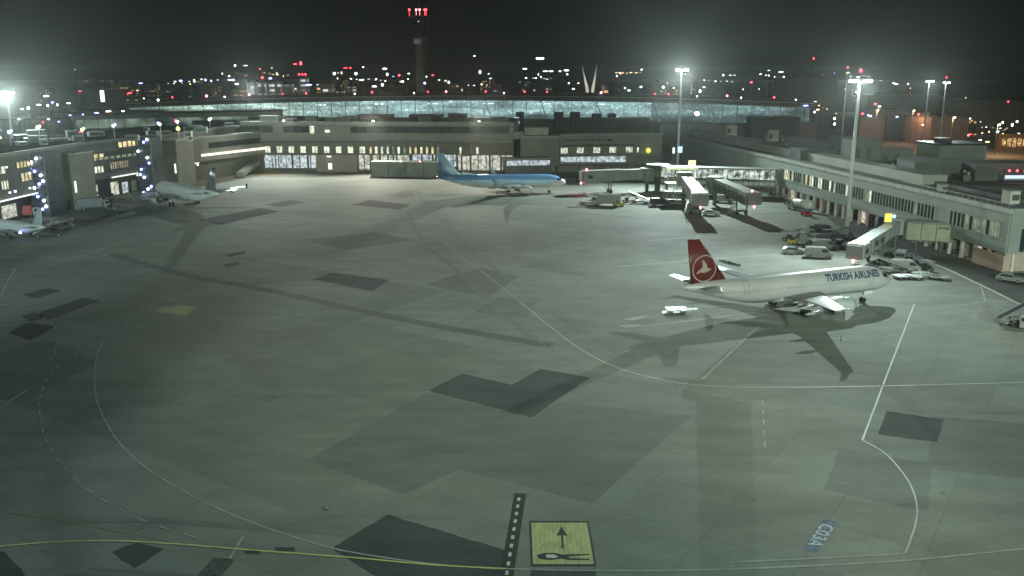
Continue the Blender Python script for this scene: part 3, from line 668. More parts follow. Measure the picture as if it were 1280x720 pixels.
# ================================================================== MASTS
def mast(label, base, h, power, aims, heads=6, r=.45, red=True, width=4.0, name='floodlight_mast', face=0, group='apron floodlight masts', lens=None):
    T = thing(name, label, 'floodlight mast', (base[0], base[1], 0), face, group)
    MB().cyl((0, 0, 0), (0, 0, h), r, r * .55, 14).build('pole', mat('mast_steel', (.6, .62, .6), .5, .1, .12, .3), T, True)
    MB().cyl((0, 0, 0), (0, 0, .5), r * 2.2, r * 2.0, 14).build('base', M_conc, T)
    MB().box((0, 0, h), (width, .35, .3)).box((0, 0, h + .8), (width * .8, .3, .2)).bar((-width * .4, 0, h), (-width * .4, 0, h + .8), .15).bar((width * .4, 0, h), (width * .4, 0, h + .8), .15).cyl((0, 0, h - .4), (0, 0, h + .2), r * 1.6, r * 2, 12).build('crossarm', M_steel, T)
    for k in range(heads):
        x = -width / 2 + width * (k + .5) / heads
        fl = MB().box((x, -.35, h - .15), (width / heads * .8, .45, .55)).build('floodlight', M_dsteel, T, bevel=.05)
        MB().box((x, -.45, h - .46), (width / heads * .72, .5, .06)).box((x, -.60, h - .2), (width / heads * .72, .05, .42)).build('lens', lens or G_flood, fl)
    if red:
        q = MB().cyl((0, 0, h + .2), (0, 0, h + 1.6), .05).build('beacon_pole', M_dsteel, T); MB().ball((0, 0, h + 1.9), .33, 8).build('beacon', G_red, q)
    for aim, pw, cone in aims:
        spot('floodlight_beam', (base[0], base[1] - 1.4, h - 1.2), aim, pw * power, cone, 1.0)
    return T
K = 1.0
m1 = at(1057, 300)
mast('tallest brightest floodlight mast with red beacon behind the red tailed airliner', (m1.x, m1.y), 34.2, 1, [((28, 112, 0), 1.7e5 * K, 112)], 6, .5, True, 5)
m2 = at(846, 226)
mast('floodlight mast behind the jet bridges near the middle', (m2.x, m2.y), 37.2, 1, [((10, 180, 0), 3.5e5 * K, 128)], 5, .5, False, 4.4)
mast('left one of the two far floodlight masts behind the right pier', (175, 379), 33.0, 1, [((110, 300, 0), .9e5, 130)], 4, .42, False, 3.4)
mast('right one of the two far floodlight masts behind the right pier, with orange beacon', (183, 381), 32.5, 1, [], 3, .42, True, 3.0)
mast('thin unlit-looking mast just left of the brightest mast', (134, 362), 36.5, 1, [], 2, .3, True, 1.6, lens=G_strip)
mast('left edge floodlight mast glaring over the left pier', (-175, 312), 29.6, 1, [((-95, 150, 0), 4.5e5, 62), ((-100, 120, 0), 2.4e5, 150)], 7, .5, False, 6)
spot('fill_beam_left', (-100, 344, 30), (-60, 250, 0), 1.0e5, 140, .7)  # added beam over the left pier, no lamp modelled
# fill beams added beside and behind the camera, no masts built there
def fan(name, loc, azs, dep, cone, power, col):
    for az in azs:
        d = Vector((math.sin(R(az)) * math.cos(R(dep)), math.cos(R(az)) * math.cos(R(dep)), -math.sin(R(dep))))
        spot(name, loc, Vector(loc) + d * 50, power, cone, 1.0, col)
fan('fill_beam_near_right', (95, 0, 44), (-50, -28, -6, 12), 17, 42, 3.0e5, (.74, 1.0, .85))
fan('fill_beam_near_middle', (10, -45, 46), (-9, 9, 30), 11, 30, 5.2e5, (.93, 1.0, .76))
fan('fill_beam_near_left', (-95, -10, 40), (-16, 2), 9, 26, 7.5e5, (.68, .97, .95))
fan('fill_beam_near_left_low', (-55, -25, 42), (-10, 28), 27, 46, .8e5, (.48, .95, .90))
# ================================================================== CONTROL TOWER and far skyline
tp = aty(524, 12, 700); sxt = 700 * .972 / F * 1.0
T = thing('control_tower', 'tall dark control tower with red lamps on top in the night sky', 'control tower', (tp.x, 700, 0))
Ht = tp.z
M_tw = mat('tower_shaft', (.32, .29, .26), .8, 0, .15, .05)
MB().cyl((0, 0, 0), (0, 0, Ht - 12), 3.9, 3.7, 20).build('shaft', M_tw, T, True)
MB().cyl((0, 0, Ht - 26), (0, 0, Ht - 20), 4.4, 6.2, 20).build('collar', M_tw, T)
MB().cyl((0, 0, Ht - 20), (0, 0, Ht - 11), 6.2, 7.6, 16).build('equipment_floor', M_dsteel, T)
MB().cyl((0, 0, Ht - 11), (0, 0, Ht - 6), 6.8, 8.0, 16).build('cab_glass', M_glassd, T)
MB().cyl((0, 0, Ht - 6), (0, 0, Ht - 4.6), 8.3, 7.6, 16).build('roof', M_dsteel, T)
MB().cyl((0, 0, Ht - 4.6), (0, 0, Ht + 6), .25, .12, 8).build('antenna', M_dsteel, T)
MB().box((-1.5, -5.6, Ht - 23.5), (5.0, 2.2, 3.2)).build('window', litwin('tower_window', (.7, .8, .7), .07, .5), T)
spot('tower_fill_light', (tp.x - 14, 655, 8), (tp.x, 700, Ht * .62), .025e5, 60, .8, (1, .95, .85))  # added light that brightens the tower shaft, no fitting modelled
MB().box((0, -7.2, Ht - 9), (.8, .3, .6)).build('cab_lamp', G_strip, T)
for dx in (-7.0, -1.8, .8, 4.6, 5.6): MB().ball((dx, -5, Ht - .4), .85, 8).cyl((dx, -5, Ht - 5), (dx, -5, Ht), .12).build('beacon', G_red if abs(dx) > 2 else G_pinkred, T)
T = thing('vee_pylons', 'pair of pale pylons leaning apart in a V above the glass hall', 'pylon', (aty(737, 110, 620).x, 620, 0))
for x0, x1, sgn in ((734, 727.5, -1), (741, 746, 1)):
    a = aty(x0, 112, 620); c = aty(x1, 82, 620); a.x -= T.location.x; c.x -= T.location.x; a.y = c.y = 0
    MB().cyl(a, c, 1.2, .35, 8).build('pylon', mat('pylon_white', (.7, .68, .62), .6, 0, .1, 1), T, True)
    MB().cyl((a.x - .3 * sgn * 0, 0, 0), a, 1.3, 1.2, 8).build('pylon_foot', MATS['pylon_white'], T)
spot('pylon_fill_light', (T.location.x, 590, 20), (T.location.x, 620, 40), .28e5, 70, .6, (1, .95, .85))  # light added to lift the pylons out of the dark
p = aty(675, 73, 820); T = thing('high_lamp_mast', 'lone distant mast with a white lamp bar right of the control tower', 'lamp mast', (p.x, 820, 0))
MB().cyl((0, 0, 0), (0, 0, p.z), .6, .4, 8).build('pole', M_dsteel, T); MB().box((0, -1, p.z), (7, 1, 1.2)).build('lamp', G_white, T)

def facade_lit(name, wall, lit, s, sx, sz, dens):
    m = bpy.data.materials.new(name); m.use_nodes = True; n = m.node_tree; b = n.nodes['Principled BSDF']; b.inputs['Base Color'].default_value = (*wall, 1)
    tc = n.nodes.new('ShaderNodeTexCoord'); sp = n.nodes.new('ShaderNodeSeparateXYZ'); n.links.new(tc.outputs['Object'], sp.inputs[0])
    xx = math_(n, 'ADD', sp.outputs[0], sp.outputs[1])
    fx = math_(n, 'FRACT', math_(n, 'DIVIDE', xx, sx)); fz = math_(n, 'FRACT', math_(n, 'DIVIDE', sp.outputs[2], sz))
    mx = math_(n, 'GREATER_THAN', fx, .35); mz = math_(n, 'GREATER_THAN', fz, .5)
    cx = math_(n, 'FLOOR', math_(n, 'DIVIDE', xx, sx)); cz = math_(n, 'FLOOR', math_(n, 'DIVIDE', sp.outputs[2], sz))
    cb = n.nodes.new('ShaderNodeCombineXYZ'); n.links.new(cx, cb.inputs[0]); n.links.new(cz, cb.inputs[1])
    oi = n.nodes.new('ShaderNodeObjectInfo'); n.links.new(math_(n, 'MULTIPLY', oi.outputs['Random'], 50), cb.inputs[2])
    wn = n.nodes.new('ShaderNodeTexWhiteNoise'); n.links.new(cb.outputs[0], wn.inputs['Vector'])
    on = math_(n, 'LESS_THAN', wn.outputs['Value'], dens)
    k = math_(n, 'MULTIPLY', math_(n, 'MULTIPLY', mx, mz), on); k = math_(n, 'MULTIPLY', k, math_(n, 'MULTIPLY', wn.outputs['Value'], s / dens * 1.3))
    n.links.new(k, b.inputs['Emission Strength']); b.inputs['Emission Color'].default_value = (*lit, 1); m.cycles.emission_sampling = 'NONE'; MATS[name] = m; return m
FLW = facade_lit('office_wall_cool', (.06, .06, .058), (.85, 1, .95), .9, 3.2, 3.2, .35)
FLO = facade_lit('house_wall_warm', (.07, .055, .045), (1, .66, .32), .45, 3.6, 3.0, .3)
FLD = facade_lit('office_wall_dim', (.04, .042, .042), (.7, .85, .8), .25, 4.0, 3.4, .25)
def farbuilding(px0, px1, pyt, Y, m, label, group=None, depth=None, name='far_building'):
    a = aty(px0, pyt, Y); c = aty(px1, pyt, Y); w = c.x - a.x; d = depth or max(8, w * .6); h = max(4, a.z)
    T = thing(name, label, 'building', (a.x, Y, 0), random.uniform(-.12, .12), group)
    MB().box((w / 2, d / 2, h / 2), (w, d, h)).build('wall', m, T); MB().box((w / 2, d / 2, h + .3), (w + .6, d + .6, .6)).box((w * .3, d * .5, h + 1.2), (w * .25, d * .3, 1.8)).build('roof', M_dsteel, T)
    return T
FLO2 = facade_lit('shop_wall_orange', (.10, .06, .04), (1, .55, .25), .8, 4.2, 3.2, .5)
BW = facade_lit('bright_wall', (.4, .4, .38), (.95, 1, .95), .55, 6.0, 3.6, .8)
for (x0, x1, y, lab) in ((316, 331, 103, 'bright white office block left of the three above the hall roof'), (333, 349, 102, 'bright white office block in the middle of three above the hall roof'), (352, 365, 105, 'low white lit block next to the slim tower with red lamps'), (400, 415, 105, 'flat white lit building right of the slim tower')):
    farbuilding(x0, x1, y, 690, BW, lab)
T = farbuilding(372, 383, 97, 700, BW, 'slim white lit tower with three red lamps on its top', depth=10)
w_ = T.children[0].dimensions.x
zt = aty(372, 97, 700).z
for k in (.15, .5, .85): MB().ball((7 * k, 1, zt + 2.4), .7, 8).build('beacon', G_red, T)
for i in range(34):
    px = random.choice([random.uniform(40, 520), random.uniform(540, 1040), random.uniform(60, 1280)]); w = random.uniform(7, 26)
    Y = random.uniform(620, 1500); top = 96 + random.uniform(2, 17) + (600 / Y) * 4
    farbuilding(px, px + w, top, Y, random.choice([FLW, FLD, FLD, FLO, FLD]), 'dim far building with scattered lit windows on the skyline, one of many alike', 'dim far buildings on the skyline')
for x0, x1, y, Y, m, lab in ((985, 1050, 98, 620, mat('brown_hangar', (.16, .13, .11), .8), 'large brown windowless building at the right end of the glass hall'),
        (1075, 1105, 150, 470, mat('brown_shed', (.20, .14, .12), .8), 'brown shed under orange lamps right of the brightest mast'), (1110, 1160, 140, 520, MATS['brown_shed'], 'long brown shed between the bright mast and far masts'),
        (1165, 1215, 148, 460, MATS['brown_shed'], 'brown shed behind the far masts'), (1175, 1238, 182, 300, mat('pale_hangar', (.44, .48, .46), .6, 0, .1, .2), 'pale hangar wall right of the two far masts'),
        (1180, 1290, 128, 600, mat('greyshed', (.14, .15, .15), .7), 'wide grey shed at far right below the dark sky'), (1085, 1180, 120, 640, MATS['greyshed'], 'wide grey shed behind the two far masts'),
        (65, 180, 141, 440, mat('greenish_wall', (.16, .18, .16), .7), 'grey green building behind the left pier roof'), (0, 60, 150, 400, MATS['greenish_wall'], 'grey green building at the far left edge'),
        (105, 135, 113, 560, mat('grey_block', (.12, .13, .12), .7), 'dark grey block with a bright white panel near the left skyline')):
    farbuilding(x0, x1, y, Y, m, lab, depth=14 if Y < 400 else 25)
T = bpy.data.objects.get('far_building')
p = aty(131, 120, 558); o = thing('lit_panel_tower', 'narrow bright white lit panel tower near the left skyline', 'lit tower', (p.x, 556, 0)); MB().box((0, 0, p.z / 2 - 1), (2.6, 2.6, p.z - 2)).build('shaft', M_dsteel, o); MB().box((0, -1.4, p.z), (2.6, .2, 7)).build('lamp_panel', G_strip, o); MB().box((0, 0, p.z + .0), (2.4, 2.4, 7.2)).build('head', M_dsteel, o)

def lamp(px, py, Y, m, r, label, group, name='street_lamp'):
    p = aty(px, py, Y)
    T = thing(name, label, 'street lamp' if name == 'street_lamp' else 'warning lamp', (p.x, Y, 0), 0, group); z = max(p.z, 1.2)
    MB().cyl((0, 0, 0), (0, 0, z), .14, .1, 6).build('pole', M_dsteel, T); MB().ball((0, -.3, z), r, 8, random.choice([(1, 1, 1), (1.7, 1, .55), (1.4, 1, .7), (.8, 1, 1.3), (2.4, 1, .5)])).build('lamp_head', m, T)
LG = {'w': (G_white, 'white lamp among the far lights behind the terminal, one of many alike', 'white far lamps'), 'b': (G_cold, 'blue white lamp among the far lights, one of many alike', 'blue far lamps'),
      'r': (G_red, 'red warning lamp among the far lights, one of many alike', 'red far lamps'), 'o': (G_warm, 'orange lamp among the far lights, one of many alike', 'orange far lamps')}
G_white2 = glow('lamp_white_dim', (.9, 1, .95), 1.6); G_warm2 = glow('lamp_warm_dim', (1, .66, .3), 1.5)
def L_(px, py, k, Y=None, r=None):
    m, lab, g = LG[k]; Y = Y or random.uniform(560, 900)
    if r is None:
        r = random.uniform(.55, .95)
        if random.random() < .5 and k in 'wo': m = G_white2 if k == 'w' else G_warm2
    lamp(px, py, Y, m, r, lab, g, 'street_lamp' if k in 'wbo' else 'warning_lamp')
for px, py, k in [(94,87,'w'),(100,114,'r'),(130,114,'o'),(155,116,'r'),(160,117,'r'),(163,116,'r'),(172,113,'o'),(176,104,'b'),(180,123,'w'),(198,125,'w'),(219,102,'w'),(226,101,'b'),(243,101,'w'),(252,99,'w'),(257,100,'b'),(264,101,'b'),(278,92,'w'),
    (288,100,'b'),(292,100,'w'),(296,105,'w'),(294,82,'w'),(307,82,'w'),(325,86,'r'),(328,97,'r'),(340,85,'w'),(338,98,'b'),(369,80,'r'),(376,79,'r'),(386,106,'b'),(397,106,'w'),(418,92,'w'),(422,98,'w'),(432,85,'r'),(438,85,'r'),(454,84,'w'),(427,91,'w'),(445,92,'w'),
    (452,100,'w'),(468,108,'w'),(478,106,'w'),(481,86,'w'),(484,93,'w'),(499,94,'r'),(503,102,'w'),(500,102,'o'),(511,92,'w'),(531,104,'b'),(541,94,'r'),(549,100,'w'),(557,101,'w'),(561,103,'w'),(576,113,'b'),(593,70,'w'),(613,98,'w'),(600,90,'w'),(656,86,'w'),(682,89,'w'),(689,89,'w'),(700,89,'w'),(708,88,'w'),(709,93,'w'),(711,104,'w'),(673,93,'w'),
    (771,95,'w'),(781,110,'w'),(786,113,'w'),(801,109,'b'),(802,87,'w'),(829,109,'w'),(842,110,'w'),(871,112,'o'),(875,114,'w'),(880,109,'w'),(904,94,'w'),(913,94,'w'),(918,94,'w'),(939,103,'r'),(961,88,'w'),(976,90,'w'),(978,100,'w'),(977,109,'b'),(1017,73,'r'),(1022,137,'o'),
    (1006,138,'r'),(1007,132,'b'),(1018,140,'w'),(1025,123,'r'),(1028,107,'w'),(1026,115,'r'),(1033,120,'o'),(1043,148,'w'),(1043,155,'w'),(1078,142,'r'),(1085,144,'b'),(1088,145,'w'),(1094,130,'r'),(1099,133,'w'),(1121,146,'b'),(1148,143,'r'),(1101,155,'o'),(1094,160,'o'),(1089,169,'r'),(1143,164,'w'),(1154,156,'o'),(1151,179,'r'),(1177,168,'o'),
    (1199,154,'w'),(1206,162,'o'),(1212,168,'r'),(1225,175,'w'),(1234,178,'o'),(1245,178,'w'),(1253,168,'o'),(1260,127,'r'),(1265,156,'w'),(1253,153,'w'),(1271,152,'w'),(1273,168,'w'),(1266,206,'r'),(1101,101,'w'),(1117,104,'w'),(1135,105,'w'),(1212,148,'w'),
    (58,120,'w'),(49,131,'w'),(60,132,'w'),(66,128,'b'),(72,131,'w'),(86,129,'w'),(28,136,'w'),(24,149,'w'),(36,135,'w'),(88,144,'b'),(104,143,'b'),(121,141,'b'),(134,140,'r'),(136,139,'w'),(154,139,'w'),(74,152,'b'),(61,149,'w'),(54,153,'r'),(43,158,'b'),(47,160,'b'),(40,159,'w'),(3,163,'b'),(1,172,'o'),(34,169,'r'),(35,176,'w'),(12,180,'w'),(75,174,'b'),(101,165,'r'),(102,170,'b'),(100,182,'o')]:
    near = py > 124 and px < 200; L_(px, py, k, random.uniform(330, 430) if near else (random.uniform(430, 560) if py > 124 else None), random.uniform(.32, .5) if near else (random.uniform(.45, .7) if py > 124 else None))
for i in range(42):
    px = random.uniform(190, 1290); L_(px, random.uniform(90, 112) + (max(0, px - 1040) * .17), random.choice('wwworrbo'), random.uniform(700, 1500), random.uniform(.5, .8))
for cx_, cy_, dx_, dy_, n_l, kk in ((210, 104, 9, -.4, 8, 'w'), (330, 92, 6, .5, 6, 'o'), (440, 99, 7, .2, 7, 'w'), (585, 106, 8, 0, 6, 'w'), (665, 97, 5, .2, 6, 'w'), (770, 91, 5, 0, 7, 'o'), (880, 101, 7, .3, 6, 'w'), (950, 93, 6, .8, 7, 'w'),
        (1020, 128, 5, 3.0, 6, 'o'), (1090, 140, 9, 2.2, 7, 'o'), (1160, 142, 11, 1.8, 7, 'o'), (1200, 168, 9, 1.0, 7, 'o'), (1226, 158, 8, .6, 5, 'w')):
    Yc_ = random.uniform(800, 1300) if cy_ < 115 else random.uniform(480, 640)
    for i in range(n_l):
        m_, lab_, g_ = LG[kk]; lamp(cx_ + dx_ * i + random.uniform(-1.5, 1.5), cy_ + dy_ * i + random.uniform(-1.2, 1.2), Yc_ + i * 12, random.choice([G_white2, G_white] if kk == 'w' else [G_warm2, G_warm]), random.uniform(.35, .6) * Yc_ / 800, lab_, g_)
for i in range(26):
    px = random.choice([random.uniform(190, 520), random.uniform(540, 1000), random.uniform(1010, 1280), random.uniform(1010, 1280)]); w = random.uniform(5, 16); k_ = max(0, px - 1000) * .2
    Y = random.uniform(560, 1000); farbuilding(px, px + w, 102 + random.uniform(0, 12) + k_, Y, random.choice([BW, FLO2, FLO2, FLW]), 'small far building with brightly lit windows, one of many alike', 'brightly lit far buildings')
for px, py, Y, pw in ((1095, 150, 440, 7e3), (1140, 150, 470, 7e3), (1190, 160, 420, 7e3), (1245, 175, 400, 9e3)):
    p = aty(px, py, Y); T = thing('sodium_lamp', 'orange sodium lamp lighting the brown sheds behind the right pier, one of four alike', 'street lamp', (p.x, Y, 0), 0, 'orange sodium lamps behind the right pier')
    z = max(p.z, 9) + 5; MB().cyl((0, 0, 0), (0, 0, z), .16, .1, 8).bar((0, 0, z), (0, -1.4, z + .2), .1).build('pole', M_dsteel, T); MB().ball((0, -1.5, z), .45, 8).build('lamp_head', G_warm, T)
    l = bpy.data.lights.new('sodium_light', 'POINT'); l.energy = pw; l.color = (1, .55, .28); l.shadow_soft_size = .4; o = bpy.data.objects.new('sodium_light', l); COL.objects.link(o); o.location = (p.x, Y - 1.5, z - .7)
# orange-lit entrance at far right
T = thing('lit_arch', 'glowing orange arched entrance far away at the right edge', 'lit entrance', (aty(1268, 182, 430).x, 430, 0))
zz = aty(1268, 186, 430).z
M_or = litwin('orange_lit', (1, .62, .25), .55, .8, .8)
MB().box((0, 2, zz / 2 + 3), (13, 3, abs(zz) + 8)).build('wall', mat('ochre_wall', (.3, .2, .1), .8), T)
for k in range(5): MB().box((-5 + k * 2.5, .4, max(zz, 0) + 3), (1.7, .2, 4.5 - abs(k - 2) * .6)).build('window', M_or, T)
T = thing('lit_kiosk', 'white lit roof canopy with a row of red lamps at the right edge', 'canopy', at(1256, 228, 11.4)[:])
MB().box((5, 2, 1.0), (10, 3, 1.2)).build('body', M_wall2, T); MB().box((5, .4, 1.2), (9.6, .2, .7)).build('light_panel', glow('cold_panel', (.6, .75, 1), 1.2), T)
for k in range(5): MB().ball((1 + k * 1.8, .5, 2.6), .28, 8).build('beacon', G_red, T)
# blue lit sign by the rear mast and yellow signs
def signbox(px, py, Y, w, h, m, label, name='lit_sign', cat='sign', ground=0):
    p = aty(px, py, Y); T = thing(name, label, cat, (p.x, Y, ground))
    MB().box((0, 0, p.z - ground), (w, .3, h)).build('panel', mat('sign_case', (.3, .3, .28), .5), T); MB().box((0, -.18, p.z - ground), (w * .9, .06, h * .9)).build('face', m, T)
    MB().cyl((0, .1, 0), (0, .1, p.z - ground - h / 2), .1).build('post', M_dsteel, T)
signbox(850, 187, 290, 1.6, 2.2, G_bluesign, 'small blue white lit sign on the rear mast')
signbox(842, 188, 291, .8, 2.0, G_strip, 'narrow white lit sign left of the blue lit sign')
signbox(865, 204, 280, 2.4, 1.8, glow('sign_yellow_hot', (1, .92, .25), 2.6), 'bright yellow lit sign above the glazed bridge')
T4_ = MB().ball((-1.2, 0, 0), .4, 8).build('bridge_lamp', G_bluesign); T4_.location = (79.6, 179.0, 7.0); tag(T4_, 'blue white lamp glowing at the upper end of the pale sloping jet bridge', 'lamp')
signbox(1110, 272, 177, 1.55, 1.9, G_yell, 'yellow lit sign standing on the bridge behind the red tailed airliner', ground=6.2)
for px, py in ((200, 155), (222, 152), (75, 177)):
    pp = aty(px, py + 1, 262); T = thing('lamp_post', {200: 'roof lamp post with blue lamp left of the yellow lamp post', 222: 'roof lamp post with red and yellow lamps', 75: 'roof lamp post with blue lamp at the left stair tower'}[px], 'lamp post', (pp.x, 262, 16.6))
    z = pp.z - 16.6; MB().cyl((0, 0, 0), (0, 0, z), .16, .1, 8).build('pole', MATS['mast_steel'], T); MB().ball((0, -.2, z + .2), .42, 8).build('lamp', G_white, T); MB().ball((-.5, .0, z + .5), .38, 8).build('beacon', G_cold if px != 222 else G_red, T)
    if px == 222: MB().ball((.1, -.4, z - 1.8), .6, 8).build('yellow_lamp', glow('sign_yellow_hot', (1, .92, .25), 2.6), T)
for px, py, Yl, cl, cn in ((103, 163, 256, 'y', 'roof lamp post with a yellow lamp near the left stair tower'), (12, 166, 240, 'b', 'roof lamp post with blue lamp at the far left edge'), (142, 158, 268, 'b', 'roof lamp post with blue lamp midway along the left pier'), (48, 160, 246, 'w', 'roof lamp post with white lamp above the first glass stair tower'), (262, 150, 318, 'w', 'roof lamp post with white lamp above the warm light strip')):
    pp = aty(px, py, Yl); z0_ = 16.7 if Yl < 300 else 14.6; T = thing('lamp_post', cn, 'lamp post', (pp.x, Yl, z0_)); z = max(2.0, pp.z - z0_)
    MB().cyl((0, 0, 0), (0, 0, z), .14, .1, 8).build('pole', MATS['mast_steel'], T); MB().ball((0, -.2, z + .2), .5, 8).build('lamp', {'y': glow('sign_yellow_hot', (1, .92, .25), 2.6), 'b': G_cold, 'w': G_white}[cl], T); MB().ball((.55, -.2, z + .5), .3, 8).build('lamp', G_white, T)
p = aty(871, 142, 420); T = thing('glare_lamp', 'single glaring white lamp on the roofs below the glass hall', 'lamp', (p.x, 420, 0)); MB().cyl((0, 0, 0), (0, 0, p.z), .15).build('pole', M_dsteel, T); MB().ball((0, -.4, p.z), .9, 10).build('lamp_head', G_flood, T)

# ================================================================== AIRLINERS
def interp(secs, x):
    for a, b in zip(secs, secs[1:]):
        if a[0] >= x >= b[0]:
            t = (a[0] - x) / (a[0] - b[0] + 1e-9); return [a[i] + (b[i] - a[i]) * t for i in range(4)]
    return list(secs[0] if x > secs[0][0] else secs[-1])
def sheet_on(name, secs, outline, side, m, par, off=.015):
    """outline in (x, z) laid on the fuselage side"""
    bm = bmesh.new(); f = bm.faces.new([bm.verts.new((x, 0, z)) for x, z in outline]); bmesh.ops.triangulate(bm, faces=[f])
    return drape(bm, secs, side, m, name, par, off)
def drape(bm, secs, side, m, name, par, off=.015):
    zs = [v.co.z for v in bm.verts]; z = min(zs)
    while z < max(zs):
        z += .12; bmesh.ops.bisect_plane(bm, geom=bm.verts[:] + bm.edges[:] + bm.faces[:], plane_co=(0, 0, z), plane_no=(0, 0, 1))
    for v in bm.verts:
        x, ry, rz, zc = interp(secs, v.co.x); k = max(-1, min(1, (v.co.z - zc) / rz)); v.co.y = side * (ry * math.sqrt(max(0, 1 - k * k)) + off)
    me = bpy.data.meshes.new(name); bm.to_mesh(me); bm.free(); me.materials.append(m); o = bpy.data.objects.new(name, me); COL.objects.link(o); o.parent = par; return o
def wingloft(name, st, m, par, vertical=False, n=10):
    """stations: (span, xLE, chord, height, thickness)"""
    rings = []
    for sp, x, c, z, th in st:
        r = []
        for k in range(2 * n):
            t = k / n if k <= n else (2 * n - k) / n
            yt = th * 2.6 * (.2969 * math.sqrt(t) - .126 * t - .3516 * t * t + .2843 * t ** 3 - .1015 * t ** 4) * 1.9
            s = 1 if k < n else -1
            r.append((x - c * t, z + s * yt, sp) if vertical else (x - c * t, sp, z + s * yt * (.62 if s > 0 else .38) * 1.6))
        rings.append(r)
    return MB().rings(rings).build(name, m, par, True)
def fus_mat(name, mode):
    m = bpy.data.materials.new(name); m.use_nodes = True; n = m.node_tree; b = n.nodes['Principled BSDF']; b.inputs['Roughness'].default_value = .28
    tc = n.nodes.new('ShaderNodeTexCoord'); sp = n.nodes.new('ShaderNodeSeparateXYZ'); n.links.new(tc.outputs['Object'], sp.inputs[0]); x, y, z = sp.outputs
    grime = maprange(n, noise(n, tc.outputs['Object'], .5, 5, (.4, 1, 1.5)),   .3, .7, .86, 1.05)
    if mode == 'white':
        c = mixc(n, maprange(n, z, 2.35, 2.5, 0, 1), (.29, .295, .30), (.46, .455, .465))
    elif mode == 'blue':                    # blue back, lighter wave, pale belly that climbs towards the wing
        wave = math_(n, 'MULTIPLY', math_(n, 'SINE', maprange(n, x, -39, -2, 2.9, 6.1)), .6)
        q = math_(n, 'SUBTRACT', z, math_(n, 'ADD', 4.1, wave))
        c1 = mixc(n, maprange(n, q, -.75, -.55, 0, 1), (.60, .64, .62), (.44, .68, .80))
        c = mixc(n, maprange(n, q, .15, .3, 0, 1), c1, mixc(n, maprange(n, x, -39, -20, 0, 1), (.07, .20, .42), (.22, .50, .95)))
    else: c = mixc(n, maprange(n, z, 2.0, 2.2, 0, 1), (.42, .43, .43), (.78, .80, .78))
    fx = math_(n, 'FRACT', math_(n, 'DIVIDE', x, .53)); row = math_(n, 'MULTIPLY', math_(n, 'LESS_THAN', math_(n, 'ABSOLUTE', math_(n, 'SUBTRACT', z, 4.02)), .17), math_(n, 'GREATER_THAN', fx, .55))
    row = math_(n, 'MULTIPLY', row, math_(n, 'MULTIPLY', math_(n, 'LESS_THAN', x, -6.0), math_(n, 'GREATER_THAN', x, -31.0)))
    c = mixc(n, math_(n, 'MULTIPLY', row, .3), c, (.03, .035, .04))
    seam = math_(n, 'LESS_THAN', math_(n, 'FRACT', math_(n, 'DIVIDE', x, 2.65)), .012)
    c = mixc(n, math_(n, 'MULTIPLY', seam, .6), c, (.2, .2, .2))
    v = n.nodes.new('ShaderNodeVectorMath'); v.operation = 'SCALE'; n.links.new(c, v.inputs[0]); n.links.new(grime, v.inputs['Scale']); n.links.new(v.outputs[0], b.inputs['Base Color']); return m
M_tyre = mat('tyre_rubber', (.02, .02, .02), .8); M_rim = mat('wheel_rim', (.4, .4, .4), .4, .5); M_strutm = mat('gear_strut', (.5, .5, .5), .4, .4)
M_nac = mat('nacelle_white', (.62, .64, .62), .3, 0, .05, 1); M_wing = mat('wing_grey', (.32, .34, .35), .38, .1, .08, .6); M_lip = mat('polished_metal', (.7, .7, .7), .18, .9)
M_cock = mat('cockpit_glass', (.01, .012, .015), .08)
